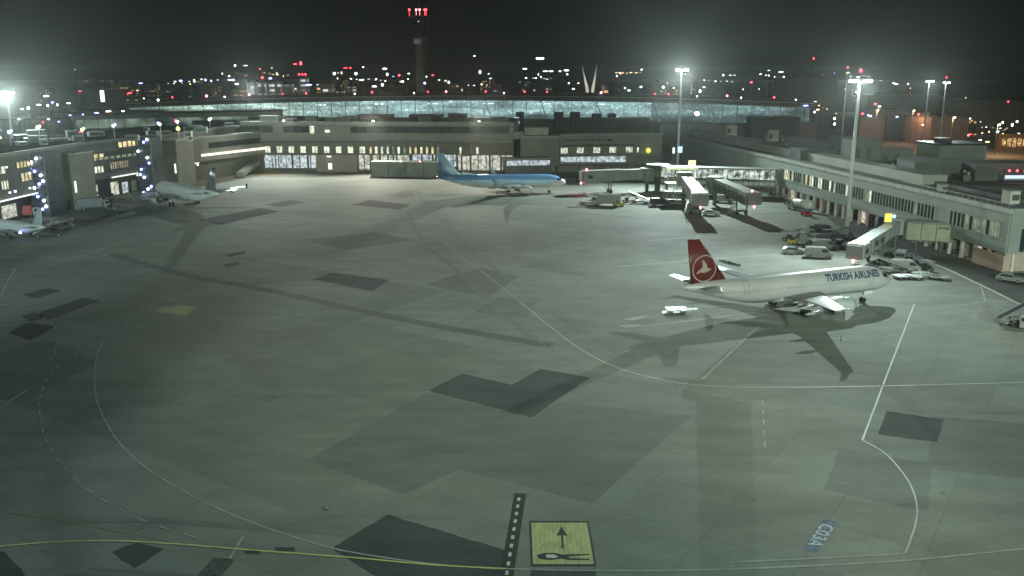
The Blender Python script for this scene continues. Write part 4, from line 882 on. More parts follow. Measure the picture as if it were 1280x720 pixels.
def airliner(L, name, label, cat, loc, hd, fmat, finmat, tipmat, winglets, engmat, dorsal=False, lights=True, xw0=-11.9):
    A = thing(name, label, cat, loc, hd)
    zc = 3.75
    secs = [(0, .04, .04, zc - .55), (-.25, .45, .42, zc - .54), (-.8, .88, .80, zc - .48), (-1.6, 1.28, 1.18, zc - .36), (-2.6, 1.60, 1.55, zc - .2), (-3.8, 1.82, 1.83, zc - .08), (-5.2, 1.94, 1.97, zc - .01), (-6.8, 1.975, 2.03, zc)]
    x = -8.0
    while x > -(L - 13.5): secs.append((x, 1.975, 2.03, zc)); x -= 2.5
    secs += [(-(L - 13), 1.975, 2.03, zc), (-(L - 10.5), 1.9, 1.9, zc + .12), (-(L - 8), 1.65, 1.62, zc + .38), (-(L - 5.5), 1.22, 1.27, zc + .70), (-(L - 3), .76, .82, zc + 1.0), (-(L - 1), .38, .44, zc + 1.18), (-L, .16, .2, zc + 1.25)]
    rings = [[(s[0], s[1] * math.cos(a), s[3] + s[2] * math.sin(a)) for a in [2 * math.pi * k / 28 for k in range(28)]] for s in secs]
    fu = MB().rings(rings).build('fuselage', fmat, A, True)
    # cockpit windscreen panes wrapped on the nose
    def patchw(x0, x1, a0, a1, slope=0):
        bm = bmesh.new(); n = 5; g = []
        for i in range(n + 1):
            row = []
            for j in range(n + 1):
                xx = x0 + (x1 - x0) * i / n - slope * (j / n); s = interp(secs, xx); a = R(a0 + (a1 - a0) * j / n)
                row.append(bm.verts.new((xx, (s[1] + .015) * math.cos(a), s[3] + (s[2] + .015) * math.sin(a))))
            g.append(row)
        for i in range(n):
            for j in range(n): bm.faces.new((g[i][j], g[i + 1][j], g[i + 1][j + 1], g[i][j + 1]))
        b = MB(); b.bm.free(); b.bm = bm; return b
    for a0, a1 in ((52, 86), (94, 128)): patchw(-1.35, -2.15, a0, a1, 0).build('cockpit_window', M_cock, fu, True)
    for a0, a1 in ((22, 48), (132, 158)): patchw(-1.7, -2.9, a0, a1, 0).build('cockpit_window', M_cock, fu, True)
    for s in (-1, 1):
        for dx in (-5.6, -(L - 9.6)):
            zb = 3.45 if dx > -10 else 3.7; hw = .42
            b = bmesh.new()
            for (xa, xb, za, zb2) in ((dx - hw, dx - hw + .05, zb, zb + 1.85), (dx + hw - .05, dx + hw, zb, zb + 1.85), (dx - hw, dx + hw, zb, zb + .05), (dx - hw, dx + hw, zb + 1.8, zb + 1.85)):
                b.faces.new([b.verts.new(p) for p in ((xa, 0, za), (xb, 0, za), (xb, 0, zb2), (xa, 0, zb2))])
            drape(b, secs, s, mat('door_seam', (.10, .105, .11), .5), 'door', fu, .012)
    k = L / 37.57
    xw = xw0 * (k if k > 1 else 1)
    # belly fairing
    MB().rings([[(xw - q, 1.5 * w_ * math.cos(a), 2.15 + .75 * w_ * math.sin(a)) for a in [2 * math.pi * i / 16 for i in range(16)]] for q, w_ in ((-1.5, .3), (0, .95), (3, 1.2), (6, 1.2), (8.5, .8), (10, .2))]).build('belly_fairing', M_wing if finmat else fmat, A, True)
    for s in (-1, 1):
        wg = wingloft('wing', [(s * 1.2, xw, 7.4, 2.55, .95), (s * 6.4, xw - 2.85, 4.2, 3.0, .5), (s * 12, xw - 5.7, 2.8, 3.55, .3), (s * 16.9, xw - 8.2, 1.55, 4.05, .16)], M_wing, A)
        for q in (4.2, 8.2, 11.8):
            xx = xw - (q - 1.2) * .52 - 3.2; zz = 2.55 + q * .075 - .3
            MB().rings([[(xx - d * 3.0, s * q + .22 * w_ * math.cos(a), zz - .12 * d + .30 * w_ * math.sin(a)) for a in [2 * math.pi * i / 8 for i in range(8)]] for d, w_ in ((0, .1), (.3, .9), (.7, .8), (1.1, .1))]).build('flap_fairing', M_wing, wg, True)
        if winglets:
            MB().rings([[(xw - 8.1 - a_ - c * t, s * (16.85 + o_ + (.06 if w2 else -.06)), z_) for t, w2 in ((0, 0), (.5, 1), (1, 0), (.5, -0))] for a_, c, o_, z_ in ((0, 1.5, 0, 4.0), (.35, 1.25, .28, 4.5), (1.1, .85, .55, 5.5), (1.9, .45, .8, 6.6))]).build('winglet', tipmat, wg)
        else:
            MB().rings([[(xw - 8.3 - c0, s * 16.92, z_), (xw - 8.3 - c0 - .35 * c, s * 16.97, z_), (xw - 8.3 - c0 - c, s * 16.92, z_), (xw - 8.3 - c0 - .5 * c, s * 16.87, z_)] for c0, c, z_ in ((1.0, .5, 3.4), (.2, 1.35, 4.0), (.9, .8, 4.9))]).build('wingtip_fence', tipmat, wg)
        # engine
        ex, ey, ez = xw + 1.3, s * 5.75, 1.72
        prof_ = [(0, .98), (.12, 1.10), (.5, 1.2), (1.6, 1.24), (2.8, 1.12), (3.5, .92)]
        e = MB().rings([[(ex - p, ey + r * math.cos(a), ez + r * math.sin(a)) for a in [2 * math.pi * i / 22 for i in range(22)]] for p, r in prof_], cap=False).build('engine', engmat, A, True)
        MB().rings([[(ex - p, ey + r * math.cos(a), ez + r * math.sin(a)) for a in [2 * math.pi * i / 22 for i in range(22)]] for p, r in ((.12, 1.12), (0, 1.07), (-.06, 1.0), (.0, .93), (.25, .88))], cap=False).build('intake_lip', M_lip, e, True)
        MB().cyl((ex - .5, ey, ez), (ex - .6, ey, ez), .95, n=20).cyl((ex - .1, ey, ez), (ex - .5, ey, ez), .08, .3, 10).build('fan', mat('fan_dark', (.06, .06, .065), .4, .5), e)
        MB().rings([[(ex - p, ey + r * math.cos(a), ez + r * math.sin(a)) for a in [2 * math.pi * i / 16 for i in range(16)]] for p, r in ((3.3, .66), (4.2, .5), (4.7, .34), (5.2, .08))]).build('exhaust_cone', mat('exhaust_metal', (.2, .19, .18), .4, .8), e, True)
        MB().side([(ex - .8, ez + 1.0), (ex - 1.6, ez + 1.35), (ex - 3.6, ez + 1.35), (ex - 5.6, ez + 1.05), (ex - 4.0, ez + .6), (ex - 2, ez + .8)], ey - .16, ey + .16).build('pylon', M_nac, A)
        wingloft('tailplane', [(s * .5, -(L - 5.9), 3.6, 4.85, .38), (s * 6.2, -(L - 2.6), 1.4, 5.4, .14)], M_wing, A)
        gx = xw - 5.1; gy_ = s * 3.8
        g = MB().cyl((gx, gy_, .5), (gx, gy_, 2.6), .14, n=10).bar((gx, gy_, 1.0), (gx, gy_ - s * 1.4, 2.4), .1).build('main_gear', M_strutm, A)
        for wy in (-.45, .45): MB().cyl((gx, gy_ + wy - .19, .58), (gx, gy_ + wy + .19, .58), .58, n=20).build('wheel', M_tyre, g, bevel=.04); MB().cyl((gx, gy_ + wy - .2, .58), (gx, gy_ + wy + .2, .58), .26, n=12).build('rim', M_rim, g)
        MB().box((gx, gy_ - s * .9, 1.9), (1.5, .06, 1.3)).build('gear_door', M_nac, g)
    g = MB().cyl((-5.1, 0, .35), (-5.1, 0, 2.2), .11, n=10).bar((-5.1, 0, 1.2), (-3.9, 0, 2.1), .08).build('nose_gear', M_strutm, A)
    for wy in (-.25, .25): MB().cyl((-5.1, wy - .11, .4), (-5.1, wy + .11, .4), .4, n=18).build('wheel', M_tyre, g)
    MB().box((-4.6, .5, 1.7), (1.6, .05, .7)).box((-4.6, -.5, 1.7), (1.6, .05, .7)).build('gear_door', M_nac, g)
    fz = 12.3 if winglets else 11.75
    st = [(4.9, -(L - 7.7), 6.3, 0, .34), (fz, -(L - 2.5), 2.1, 0, .16)]
    if dorsal: st = [(4.9, -(L - 8.6), 7.6, 0, .34), (6.6, -(L - 6.2), 5.2, 0, .3), (fz, -(L - 1.9), 1.9, 0, .15)]
    fin = wingloft('fin', st, finmat, A, True)
    if dorsal: MB().rings([[(-(L - 12.5), .04, 5.75), (-(L - 12.5), -.04, 5.75), (-(L - 12.5), 0, 5.8)], [(-(L - 7.6), .14, 5.3), (-(L - 7.6), -.14, 5.3), (-(L - 7.6), 0, 6.6)]]).build('dorsal_fillet', finmat, fin)
    return A, fu, fin, secs
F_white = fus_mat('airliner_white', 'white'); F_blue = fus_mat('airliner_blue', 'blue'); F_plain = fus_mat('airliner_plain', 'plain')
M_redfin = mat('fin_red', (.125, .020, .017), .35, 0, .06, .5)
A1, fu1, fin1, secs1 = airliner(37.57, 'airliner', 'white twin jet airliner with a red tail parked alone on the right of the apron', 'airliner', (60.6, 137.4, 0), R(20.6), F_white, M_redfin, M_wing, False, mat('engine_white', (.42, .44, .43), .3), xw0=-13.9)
A1.scale = (1.02, 1.04, 1.04)
# name on both sides
M_navy = mat('navy_lettering', (.035, .05, .11), .4)
for side, par in ((-1, fu1), (1, fu1)):
    t = text_mesh('TURKISH AIRLINES', M_navy, 'lettering', 1.30, .05, 1.04); me = t.data
    w_ = max(v.co.x for v in me.vertices) - min(v.co.x for v in me.vertices); sc_ = 10.2 / w_
    bm = bmesh.new(); bm.from_mesh(me); bpy.data.objects.remove(t)
    bmesh.ops.triangulate(bm, faces=bm.faces[:])
    for v in bm.verts: x, y = v.co.x * sc_, v.co.y; v.co = Vector((-8.9 + (x if side < 0 else -x), 0, 4.78 + y))
    drape(bm, secs1, side, M_navy, 'lettering', par, .02)
    ring = []
# round emblem on the fin: ring and the flying bird
def finpoly(name, pts, m, off, par):
    for s in (-1, 1):
        b = MB(); b.sheet([(x, s * off, z) for x, z in pts]); b.build(name, m, par)
M_emb = mat('fin_emblem_white', (.36, .30, .27), .4)
cx, cz, rr = -(37.57 - 3.35), 7.5, 1.95
for s in (-1, 1):
    bm = bmesh.new(); n = 40; vi = []; vo = []
    for k in range(n):
        a = 2 * math.pi * k / n
        vi.append(bm.verts.new((cx + (rr - .17) * math.cos(a), s * .30, cz + (rr - .17) * math.sin(a)))); vo.append(bm.verts.new((cx + rr * math.cos(a), s * .30, cz + rr * math.sin(a))))
    for k in range(n):
        j = (k + 1) % n
        if all(True for _ in (0,)): bm.faces.new((vi[k], vi[j], vo[j], vo[k]))
    # keep only what lies on the fin
    bird = [(-1.35, -.75), (-.55, -.55), (.10, -.62), (.72, -.40), (1.25, -.10), (.80, -.08), (.40, .10), (.35, .50), (.05, .95), (-.45, 1.30), (-.20, .70), (-.28, .25), (-.65, -.10), (-1.0, -.30)]
    bf = bm.faces.new([bm.verts.new((cx + x, s * .31, cz + z)) for x, z in bird]); bmesh.ops.triangulate(bm, faces=[bf])
    for v in bm.verts:                      # press onto the tapering fin
        t = (v.co.z - 4.9) / (11.75 - 4.9); le = -(37.57 - 7.7) + (-(37.57 - 2.5) + (37.57 - 7.7)) * t; ch = 6.3 + (2.1 - 6.3) * t; th = .34 + (.16 - .34) * t
        u = min(1, max(0, (le - v.co.x) / ch)); yt = th * 2.6 * (.2969 * math.sqrt(u) - .126 * u - .3516 * u * u + .2843 * u ** 3 - .1015 * u ** 4) * 1.9; v.co.y = s * (yt + .02)
    dead = [v for v in bm.verts if not (le_ok := True)]
    me = bpy.data.meshes.new('emblem'); bm.to_mesh(me); bm.free(); me.materials.append(M_emb); o = bpy.data.objects.new('emblem', me); COL.objects.link(o); o.parent = fin1
mf = bpy.data.materials.new('fin_blue_gradient'); mf.use_nodes = True; n = mf.node_tree; b_ = n.nodes['Principled BSDF']; b_.inputs['Roughness'].default_value = .35
tc = n.nodes.new('ShaderNodeTexCoord'); sp = n.nodes.new('ShaderNodeSeparateXYZ'); n.links.new(tc.outputs['Object'], sp.inputs[0])
q = math_(n, 'ADD', sp.outputs[0], math_(n, 'MULTIPLY', sp.outputs[2], .75))
n.links.new(mixc(n, maprange(n, q, -32.0, -30.4, 0, 1), (.05, .18, .40), (.42, .66, .86)), b_.inputs['Base Color'])
A2, fu2, fin2, secs2 = airliner(39.5, 'airliner', 'blue and white twin jet airliner with winglets nosed up to a jet bridge', 'airliner', (16.6, 271.0, 0), R(3.5), F_blue, mf, mat('winglet_blue', (.30, .45, .62), .4), True, mat('engine_pale', (.6, .63, .63), .3), True)
smile = [(-4.4, 3.75), (-4.15, 3.5), (-3.7, 3.36), (-3.3, 3.42), (-3.05, 3.65), (-3.35, 3.56), (-3.72, 3.52), (-4.08, 3.62)]
for s in (-1, 1): sheet_on('emblem', secs2, [(x, z + .25) for x, z in smile], s, mat('emblem_red', (.6, .03, .04), .4), fu2, .02)
# two airliners at the left pier
M_dfin = mat('fin_dark', (.17, .18, .19), .4); M_rfin = mat('fin_pale_red', (.34, .33, .33), .4)
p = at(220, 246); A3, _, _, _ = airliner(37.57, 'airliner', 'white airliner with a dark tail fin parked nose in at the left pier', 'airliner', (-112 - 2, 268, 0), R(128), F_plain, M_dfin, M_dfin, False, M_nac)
A3.location = (at(258, 243).x - 34 * .0, at(258, 243).y, 0)
A3.rotation_euler.z = R(135); A3.location = (-103.5, 256.5, 0)
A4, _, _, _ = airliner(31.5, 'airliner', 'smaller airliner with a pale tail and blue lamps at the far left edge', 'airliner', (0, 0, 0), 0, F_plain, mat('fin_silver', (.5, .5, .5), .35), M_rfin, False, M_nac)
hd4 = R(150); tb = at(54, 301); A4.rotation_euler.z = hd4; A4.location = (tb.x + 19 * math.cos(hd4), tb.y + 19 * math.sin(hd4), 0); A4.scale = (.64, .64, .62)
for px, py, z in ((25, 296, 1.4), (28, 288, 2.6)):
    lp_ = at(px, py, z); 

# ================================================================== JET BRIDGES
M_tun = mat('tunnel_grey_green', (.21, .235, .215), .55, .1, .15, .3); M_tunroof = mat('tunnel_roof', (.22, .24, .225), .6, .1, .15, .4); M_tunp = mat('tunnel_pale', (.36, .39, .36), .5, .1, .1, .4)
def boxbar(name, a, b, w, h, m, par, mat_roof=None):
    a = Vector(a); b = Vector(b); o = MB().bar(a, b, w, h).build(name, m, par)
    if mat_roof:
        up = Vector((0, 0, h / 2 + .09)); MB().bar(a + up, b + up, w + .25, .16).build('roof', mat_roof, o)
    d = (b - a); n = max(3, int(d.length / 2.6)); d.normalize(); side = Vector((-d.y, d.x, 0)).normalized()
    r = MB()
    for s in (-1, 1):
        for k in range(n + 1):
            p = a.lerp(b, k / n) + side * s * (w / 2 + .04); r.bar(p - Vector((0, 0, h / 2)), p + Vector((0, 0, h / 2)), .12, .1)
        for zz in (-h / 2 + .1, h / 2 - .1): r.bar(a + side * s * (w / 2 + .04) + Vector((0, 0, zz)), b + side * s * (w / 2 + .04) + Vector((0, 0, zz)), .1, .14)
    r.build('rib', M_dsteel if m is not M_tunp else M_steel, o)
    return o
def jetbridge(label, rot, cab, zr, zc_, h=2.7, w=2.9, m=M_tun, roof=M_tunroof, cabdir=None, beacons=True, wheelspot=.72):
    """rot: rotunda ground point, cab: cab ground point"""
    T = thing('jet_bridge', label, 'jet bridge', (rot[0], rot[1], 0)); o0 = Vector((rot[0], rot[1], 0))
    r = Vector((0, 0, 0)); c = Vector((cab[0], cab[1], 0)) - o0; d = (c - r).normalized(); n = Vector((-d.y, d.x, 0)); Lb = (c - r).length
    z = lambda t: Vector((0, 0, zr + (zc_ - zr) * t + h / 2))
    boxbar('tunnel', r + d * 1.5 + z(0), r + d * Lb * .55 + z(.55), w - .3, h - .3, m, T, roof)
    boxbar('outer_tunnel', r + d * Lb * .5 + z(.5), c + z(1), w, h, m, T, roof)
    MB().cyl((0, 0, zr - .3), (0, 0, zr + h + .3), w * .75, n=16).build('rotunda', m, T); MB().cyl((0, 0, 0), (0, 0, zr - .3), .55, n=12).build('column', M_dsteel, T)
    cd = (cabdir or d).normalized() if cabdir else d; ce = c + d * .6
    cb = MB().bar(ce + z(1) - d * .8 + n * 0, ce + z(1) + cd * 3.4, w + .9, h + .25).build('cab', m, T, bevel=.15)
    MB().bar(ce + z(1) + cd * 3.35, ce + z(1) + cd * 4.1, w + .4, h - .2).build('bellows', mat('bellows_grey', (.16, .165, .16), .7), cb); MB().bar(ce + z(1) + cd * .8 + n * (w / 2 + .5), ce + z(1) + cd * 2.2 + n * (w / 2 + .5), .06, 1.0).build('window', M_glassd, cb)
    ws = r + d * Lb * wheelspot; zb = z(wheelspot).z - h / 2
    dr = MB().bar(ws + n * 1.4 + Vector((0, 0, .9)), ws + n * 1.4 + Vector((0, 0, zb + .6)), .35).bar(ws - n * 1.4 + Vector((0, 0, .9)), ws - n * 1.4 + Vector((0, 0, zb + .6)), .35).bar(ws + n * 1.6 + Vector((0, 0, zb)), ws - n * 1.6 + Vector((0, 0, zb)), .4).bar(ws + n * 1.6 + Vector((0, 0, 1.1)), ws - n * 1.6 + Vector((0, 0, 1.1)), .5).build('drive_column', M_dsteel, T)
    for s in (-1, 1): q = ws + n * s * 1.2 + Vector((0, 0, .6)); MB().cyl(q - n * .25, q + n * .25, .6, n=16).build('wheel', M_tyre, dr)
    st = MB(); q0 = c - d * 1.2 + n * (-w / 2 - .8)
    for k in range(10): st.box(q0 - d * (k * .42) + Vector((0, 0, zb + .2 - k * (zb + .1) / 10)), (.4, .9, .08), math.atan2(d.y, d.x))
    for s in (-.45, .45): st.bar(q0 + n * s + Vector((0, 0, zb + 1.0)), q0 - d * 4.2 + n * s + Vector((0, 0, .9)), .06).bar(q0 + n * s + Vector((0, 0, zb + .1)), q0 - d * 4.2 + n * s, .1)
    st.build('stair', M_steel, T)
    if beacons:
        for pz in ((ce + cd * 2.2 + z(1) + Vector((0, 0, h / 2 + .4))), (ce + cd * 3.9 + z(1) - Vector((0, 0, h * .62)))):
            MB().ball(pz, .33, 8).cyl(pz - Vector((0, 0, .5)), pz, .05).build('beacon', G_pinkred, cb)
    return T
j1r = at(815, 246); j1c = at(727, 238)
jetbridge('long grey jet bridge reaching the nose of the blue airliner', (j1r.x, 272), (25.5, 269.5), 3.9, 3.6, 3.3, 3.2)
pr = at(850, 249); pc_ = at(872, 273); jetbridge('dark jet bridge pointing towards the viewer, left of its twin', (pr.x + .8, pr.y - 1), (at(872, 272).x, at(872, 272).y), 4.6, 3.6, 3.0, 3.2, wheelspot=.86)
pr = at(893, 256); jetbridge('dark jet bridge with a red lamp, right of its twin below the glazed bridge', (pr.x, pr.y), (at(935, 271).x - .5, at(935, 271).y), 4.6, 3.6, 3.0, 3.2, wheelspot=.86)
JR = (79.6, 180.0); jc = at(1072, 337)
J4 = jetbridge('pale sloping jet bridge with dark logo behind the nose of the red tailed airliner', JR, (jc.x + .3, jc.y), 3.5, 2.7, 2.6, 2.3, M_tunp, mat('tunnel_roof_white', (.25, .27, .25), .5), wheelspot=.6)
tn = [c for c in J4.children if c.name.startswith('outer_tunnel')][0]
dj = (Vector((jc.x + .5, jc.y, 0)) - Vector((JR[0], JR[1], 0))).normalized(); nj = Vector((-dj.y, dj.x, 0)); Lj = (Vector((jc.x + .5, jc.y, 0)) - Vector((JR[0], JR[1], 0))).length
for t in (.62, .78):
    q = dj * Lj * t + Vector((0, 0, 3.5 - .8 * t + 1.4)); sgn = 1.2
    MB().bar(q + nj * sgn + dj * -.9, q + nj * sgn + dj * .9, .06, 1.0).build('logo_panel', mat('logo_dark_blue', (.03, .05, .12), .4), tn)
for bx_ in [o for o in SC.objects if o.name.startswith('jet_bridge') and o.type == 'EMPTY']:
    for c_ in bx_.children_recursive:
        if c_.name.startswith('beacon'):
            v_ = sum((Vector(k) for k in c_.bound_box), Vector()) / 8 + bx_.location; l = bpy.data.lights.new('beacon_light', 'POINT'); l.energy = 260 if (bx_.location.x < 50 and bx_.location.y > 270) else 14; l.color = (1, .12, .14); l.shadow_soft_size = .3
            o = bpy.data.objects.new('beacon_light', l); COL.objects.link(o); o.location = v_ + Vector((0, -.8, .3))
# fixed links
T = thing('fixed_link', 'olive glazed link bridge between the pale jet bridge and the right pier', 'link bridge', (JR[0], JR[1], 0))
pe = (89.0 - JR[0], 176.2 - JR[1])
M_ol = mat('olive_link_cladding', (.30, .32, .22), .6, 0, .15, .5)
lk = boxbar('link', (1.8, -.6, 4.2), (pe[0], pe[1], 4.2), 4.2, 3.7, M_ol, T, M_tunroof)
MB().bar((2.6, -2.95, 5.2), (pe[0] - .5, pe[1] - 2.2, 5.2), .06, .7).build('window', litwin('link_glass', (.6, .75, .5), .10, .9, 1.5), lk)
for k in (.35, .8): MB().cyl((pe[0] * k, pe[1] * k - 1, 0), (pe[0] * k, pe[1] * k - 1, 2.5), .35).build('column', M_dsteel, T)
T = thing('glazed_bridge', 'glazed passenger bridge with white lattice between the jet bridges and the pier', 'link bridge', (46, 271, 0))
b = Vector((78.2 - 46, 261.5 - 271, 0)); nb = 22; dN = b.normalized(); nN = Vector((dN.y, -dN.x, 0))
fr = MB(); gl = litwin('bridge_glass_lit', (.85, .95, .85), .45, .95, .7)
for k in range(nb + 1):
    p = b * (k / nb)
    for s in (1, -1): fr.bar(p + nN * 2.2 * s + Vector((0, 0, 3.2)), p + nN * 2.2 * s + Vector((0, 0, 8.0)), .16)
for zz in (3.2, 4.6, 5.0, 8.0):
    for s in (1, -1): fr.bar(nN * 2.2 * s + Vector((0, 0, zz)), b + nN * 2.2 * s + Vector((0, 0, zz)), .2 if zz != 5.0 else .12, .24)
fr.build('lattice', mat('lattice_grey', (.09, .095, .085), .5, .1), T)
MB().bar(Vector((0, 0, 8.15)), b + Vector((0, 0, 8.15)), 5.0, .3).build('roof', M_tunroof, T); MB().bar(Vector((0, 0, 3.05)), b + Vector((0, 0, 3.05)), 4.6, .3).build('floor', M_tunroof, T)
MB().bar(nN * 1.6 + Vector((0, 0, 6.5)), b + nN * 1.6 + Vector((0, 0, 6.5)), .1, 2.8).build('glass', gl, T)
MB().bar(nN * 2.1 + Vector((0, 0, 3.9)), b + nN * 2.1 + Vector((0, 0, 3.9)), .1, 1.1).build('solid_panel', mat('panel_white', (.5, .52, .48), .5), T)
for k in range(6):
    p = b * ((k + .3) / 6); MB().cyl(p + nN * 1.8, p + nN * 1.8 + Vector((0, 0, 3)), .22).cyl(p - nN * 1.8, p - nN * 1.8 + Vector((0, 0, 3)), .22).build('column', M_dsteel, T)
# open steel stair structure at its left end
S_ = at(836, 257); T = thing('stair_scaffold', 'open steel stair structure with yellow lit top at the left end of the glazed bridge', 'stair structure', (44.5, 252, 0))
fr = MB(); wS, dS, hS = 8.5, 5, 9.2
for x in (0, 2.8, 5.7, wS):
    for y in (0, dS): fr.bar((x, y, 0), (x, y, hS), .2)
for z in (2.4, 4.9, 6.6, hS):
    for y in (0, dS): fr.bar((0, y, z), (wS, y, z), .18)
    for x in (0, wS): fr.bar((x, 0, z), (x, dS, z), .18)
for k, z in enumerate((0, 2.4)): fr.bar((0 if k % 2 else wS, 0, z), (wS if k % 2 else 0, 0, z + 2.4), .5, .12)
fr.build('frame', mat('frame_pale_paint', (.5, .5, .36), .5), T)
MB().box((wS / 2, dS / 2, hS + .15), (wS + .4, dS + .4, .25)).build('roof', mat('yellowish_roof', (.5, .52, .25), .6), T); MB().box((wS / 2, dS / 2, 4.95), (wS, dS, .14)).box((wS / 2, dS / 2, 2.45), (wS, dS, .12)).build('landing', M_steel, T)
MB().box((wS / 2, -.1, hS - .1), (wS, .12, .22)).build('light_strip', glow('yellow_strip', (.8, .9, .3), .8), T)
T = thing('green_rotunda', 'dark green rotunda block where the long jet bridge meets the stair structure', 'bridge rotunda', (45.2, 273.5, 0))
MB().cyl((0, 0, 2.6), (0, 0, 8.2), 3.4, n=20).build('drum', mat('dark_green_paint', (.06, .12, .07), .5, 0, .2, 1), T, True); MB().cyl((0, 0, 8.2), (0, 0, 8.5), 3.7, n=20).build('roof', M_tunroof, T); MB().cyl((0, 0, 0), (0, 0, 2.6), .9, n=12).build('column', M_dsteel, T)
T = thing('canopy_walkway', 'pale flat walkway canopy behind the long jet bridge', 'canopy', (20, 306, 0))
MB().box((17, 1, 5.6), (42, 4, .35)).build('roof', M_tunroof, T)
for k in range(8): MB().cyl((-2 + k * 5.4, -.5, 0), (-2 + k * 5.4, -.5, 5.5), .15).build('post', M_dsteel, T)

# ================================================================== VEHICLES
M_vwhite = mat('vehicle_white', (.30, .31, .31), .35, 0, .05, 2); M_vgrey = mat('vehicle_grey', (.22, .23, .24), .35, 0, .1, 2); M_vdark = mat('vehicle_dark', (.04, .045, .05), .4, 0, .2, 2); M_vyel = mat('vehicle_yellow', (.55, .42, .06), .4, 0, .1, 2)
M_vred = mat('vehicle_red', (.4, .03, .03), .4, 0, .1, 2); M_vblue = mat('vehicle_blue', (.05, .12, .35), .4, 0, .1, 2)
def wheels(T, xs, hw, r, w=.24):
    for x in xs:
        for s in (-1, 1):
            q = MB().cyl((x, s * (hw - w / 2) - w / 2, r), (x, s * (hw - w / 2) + w / 2, r), r, n=16).build('wheel', M_tyre, T)
            MB().cyl((x, s * (hw - w / 2) - w / 2 - .01, r), (x, s * (hw - w / 2) + w / 2 + .01, r), r * .5, n=10).build('rim', M_rim, q)
def lamps(T, x, z, hw, m, name, sx=.05):
    for s in (-1, 1): MB().box((x, s * hw, z), (sx, .22, .14)).build(name, m, T)
M_hl = glow('headlamp', (.9, .95, 1), 3.0); M_hloff = mat('headlamp_off', (.6, .6, .6), .2); M_tl = mat('tail_lamp', (.3, .02, .02), .3)
def van(m, label='', name='van', cat='van', on=False):
    T = thing(name, label, cat)
    bd = MB().side([(2.5, .35), (2.55, .95), (2.0, 1.25), (1.35, 2.0), (1.1, 2.15), (-2.4, 2.15), (-2.55, 1.9), (-2.55, .35)], -.95, .95).build('body', m, T, bevel=.06)
    MB().side([(2.03, 1.27), (1.42, 1.96), (1.39, 1.94), (2.0, 1.25)], -.8, .8).build('windscreen', M_glassd, T)
    for s in (-1, 1): MB().side([(1.8, 1.25), (1.3, 1.85), (.5, 1.85), (.5, 1.25)], s * .955, s * .975).build('side_window', M_glassd, T)
    MB().box((-2.57, 0, 1.55), (.03, 1.5, .6)).build('rear_window', M_glassd, T)
    wheels(T, (1.6, -1.6), .97, .34); lamps(T, 2.56, .75, .72, M_hl if on else M_hloff, 'headlight'); lamps(T, -2.58, .9, .82, M_tl, 'tail_light'); return T
def car(m, label='', beacon=False):
    T = thing('car', label, 'car')
    MB().side([(2.15, .3), (2.2, .65), (1.9, .85), (1.0, .95), (.35, 1.42), (-1.1, 1.46), (-1.85, 1.0), (-2.15, .9), (-2.2, .3)], -.86, .86).build('body', m, T, bevel=.06)
    MB().side([(1.02, .97), (.40, 1.40), (.37, 1.38), (.98, .95)], -.72, .72).build('windscreen', M_glassd, T)
    for s in (-1, 1): MB().side([(.8, .97), (.3, 1.34), (-1.05, 1.38), (-1.6, 1.0)], s * .865, s * .885).build('side_window', M_glassd, T)
    wheels(T, (1.35, -1.35), .88, .31); lamps(T, 2.2, .62, .6, M_hloff, 'headlight'); lamps(T, -2.2, .7, .66, M_tl, 'tail_light')
    if beacon: MB().box((-.3, 0, 1.52), (.2, .8, .12)).build('light_bar', mat('amber_bar', (.6, .3, .03), .3), T)
    return T
def tug(m, label=''):
    T = thing('baggage_tractor', label, 'baggage tractor')
    MB().side([(1.5, .3), (1.5, .95), (.5, 1.0), (.4, .65), (-.3, .6), (-.5, .95), (-1.4, .95), (-1.4, .3)], -.65, .65).build('body', m, T, bevel=.05)
    MB().box((0, 0, 2.0), (1.5, 1.25, .07)).build('roof', M_vwhite, T)
    for x, y in ((.7, .58), (.7, -.58), (-.7, .58), (-.7, -.58)): MB().cyl((x, y, .8), (x, y, 2.0), .035, n=6).build('post', M_dsteel, T)
    MB().box((-.3, 0, .95), (.5, .9, .12)).box((-.55, 0, 1.25), (.1, .9, .5)).build('seat', M_vdark, T); MB().cyl((.25, -.2, 1.15), (.3, -.2, 1.2), .19, n=12).build('steering_wheel', M_vdark, T)
    wheels(T, (.95, -.9), .7, .32, .2); return T
def cart(m, label='', load=False):
    T = thing('baggage_cart', label, 'baggage cart')
    MB().box((0, 0, .5), (2.6, 1.5, .14)).bar((1.3, 0, .45), (2.2, 0, .35), .08).build('deck', M_dsteel, T)
    MB().box((0, 0, 1.85), (2.7, 1.6, .06)).build('roof', m, T)
    for x in (-1.25, 1.25):
        for y in (-.7, .7): MB().cyl((x, y, .55), (x, y, 1.85), .035, n=6).build('post', M_steel, T)
    wheels(T, (.85, -.85), .72, .22, .14)
    if load:
        bb = MB()
        for k in range(6): bb.box((random.uniform(-1, 1), random.uniform(-.4, .4), .75 + .3 * (k % 2)), (.7, .45, .28), random.random())
        q = bb.build('cargo_net_load', M_vdark, T); q['label'] = 'dark heap of bags on the cart'
    return T
def dolly(label=''):
    T = thing('container_dolly', label, 'container dolly'); b = MB().box((0, 0, .5), (3.2, 2.4, .12)).bar((1.6, 0, .45), (2.6, 0, .3), .09)
    for k in range(6): b.cyl((-1.3 + k * .52, -1.1, .58), (-1.3 + k * .52, 1.1, .58), .06, n=8)
    b.build('deck', M_steel, T); wheels(T, (1.0, -1.0), 1.0, .24, .16); return T
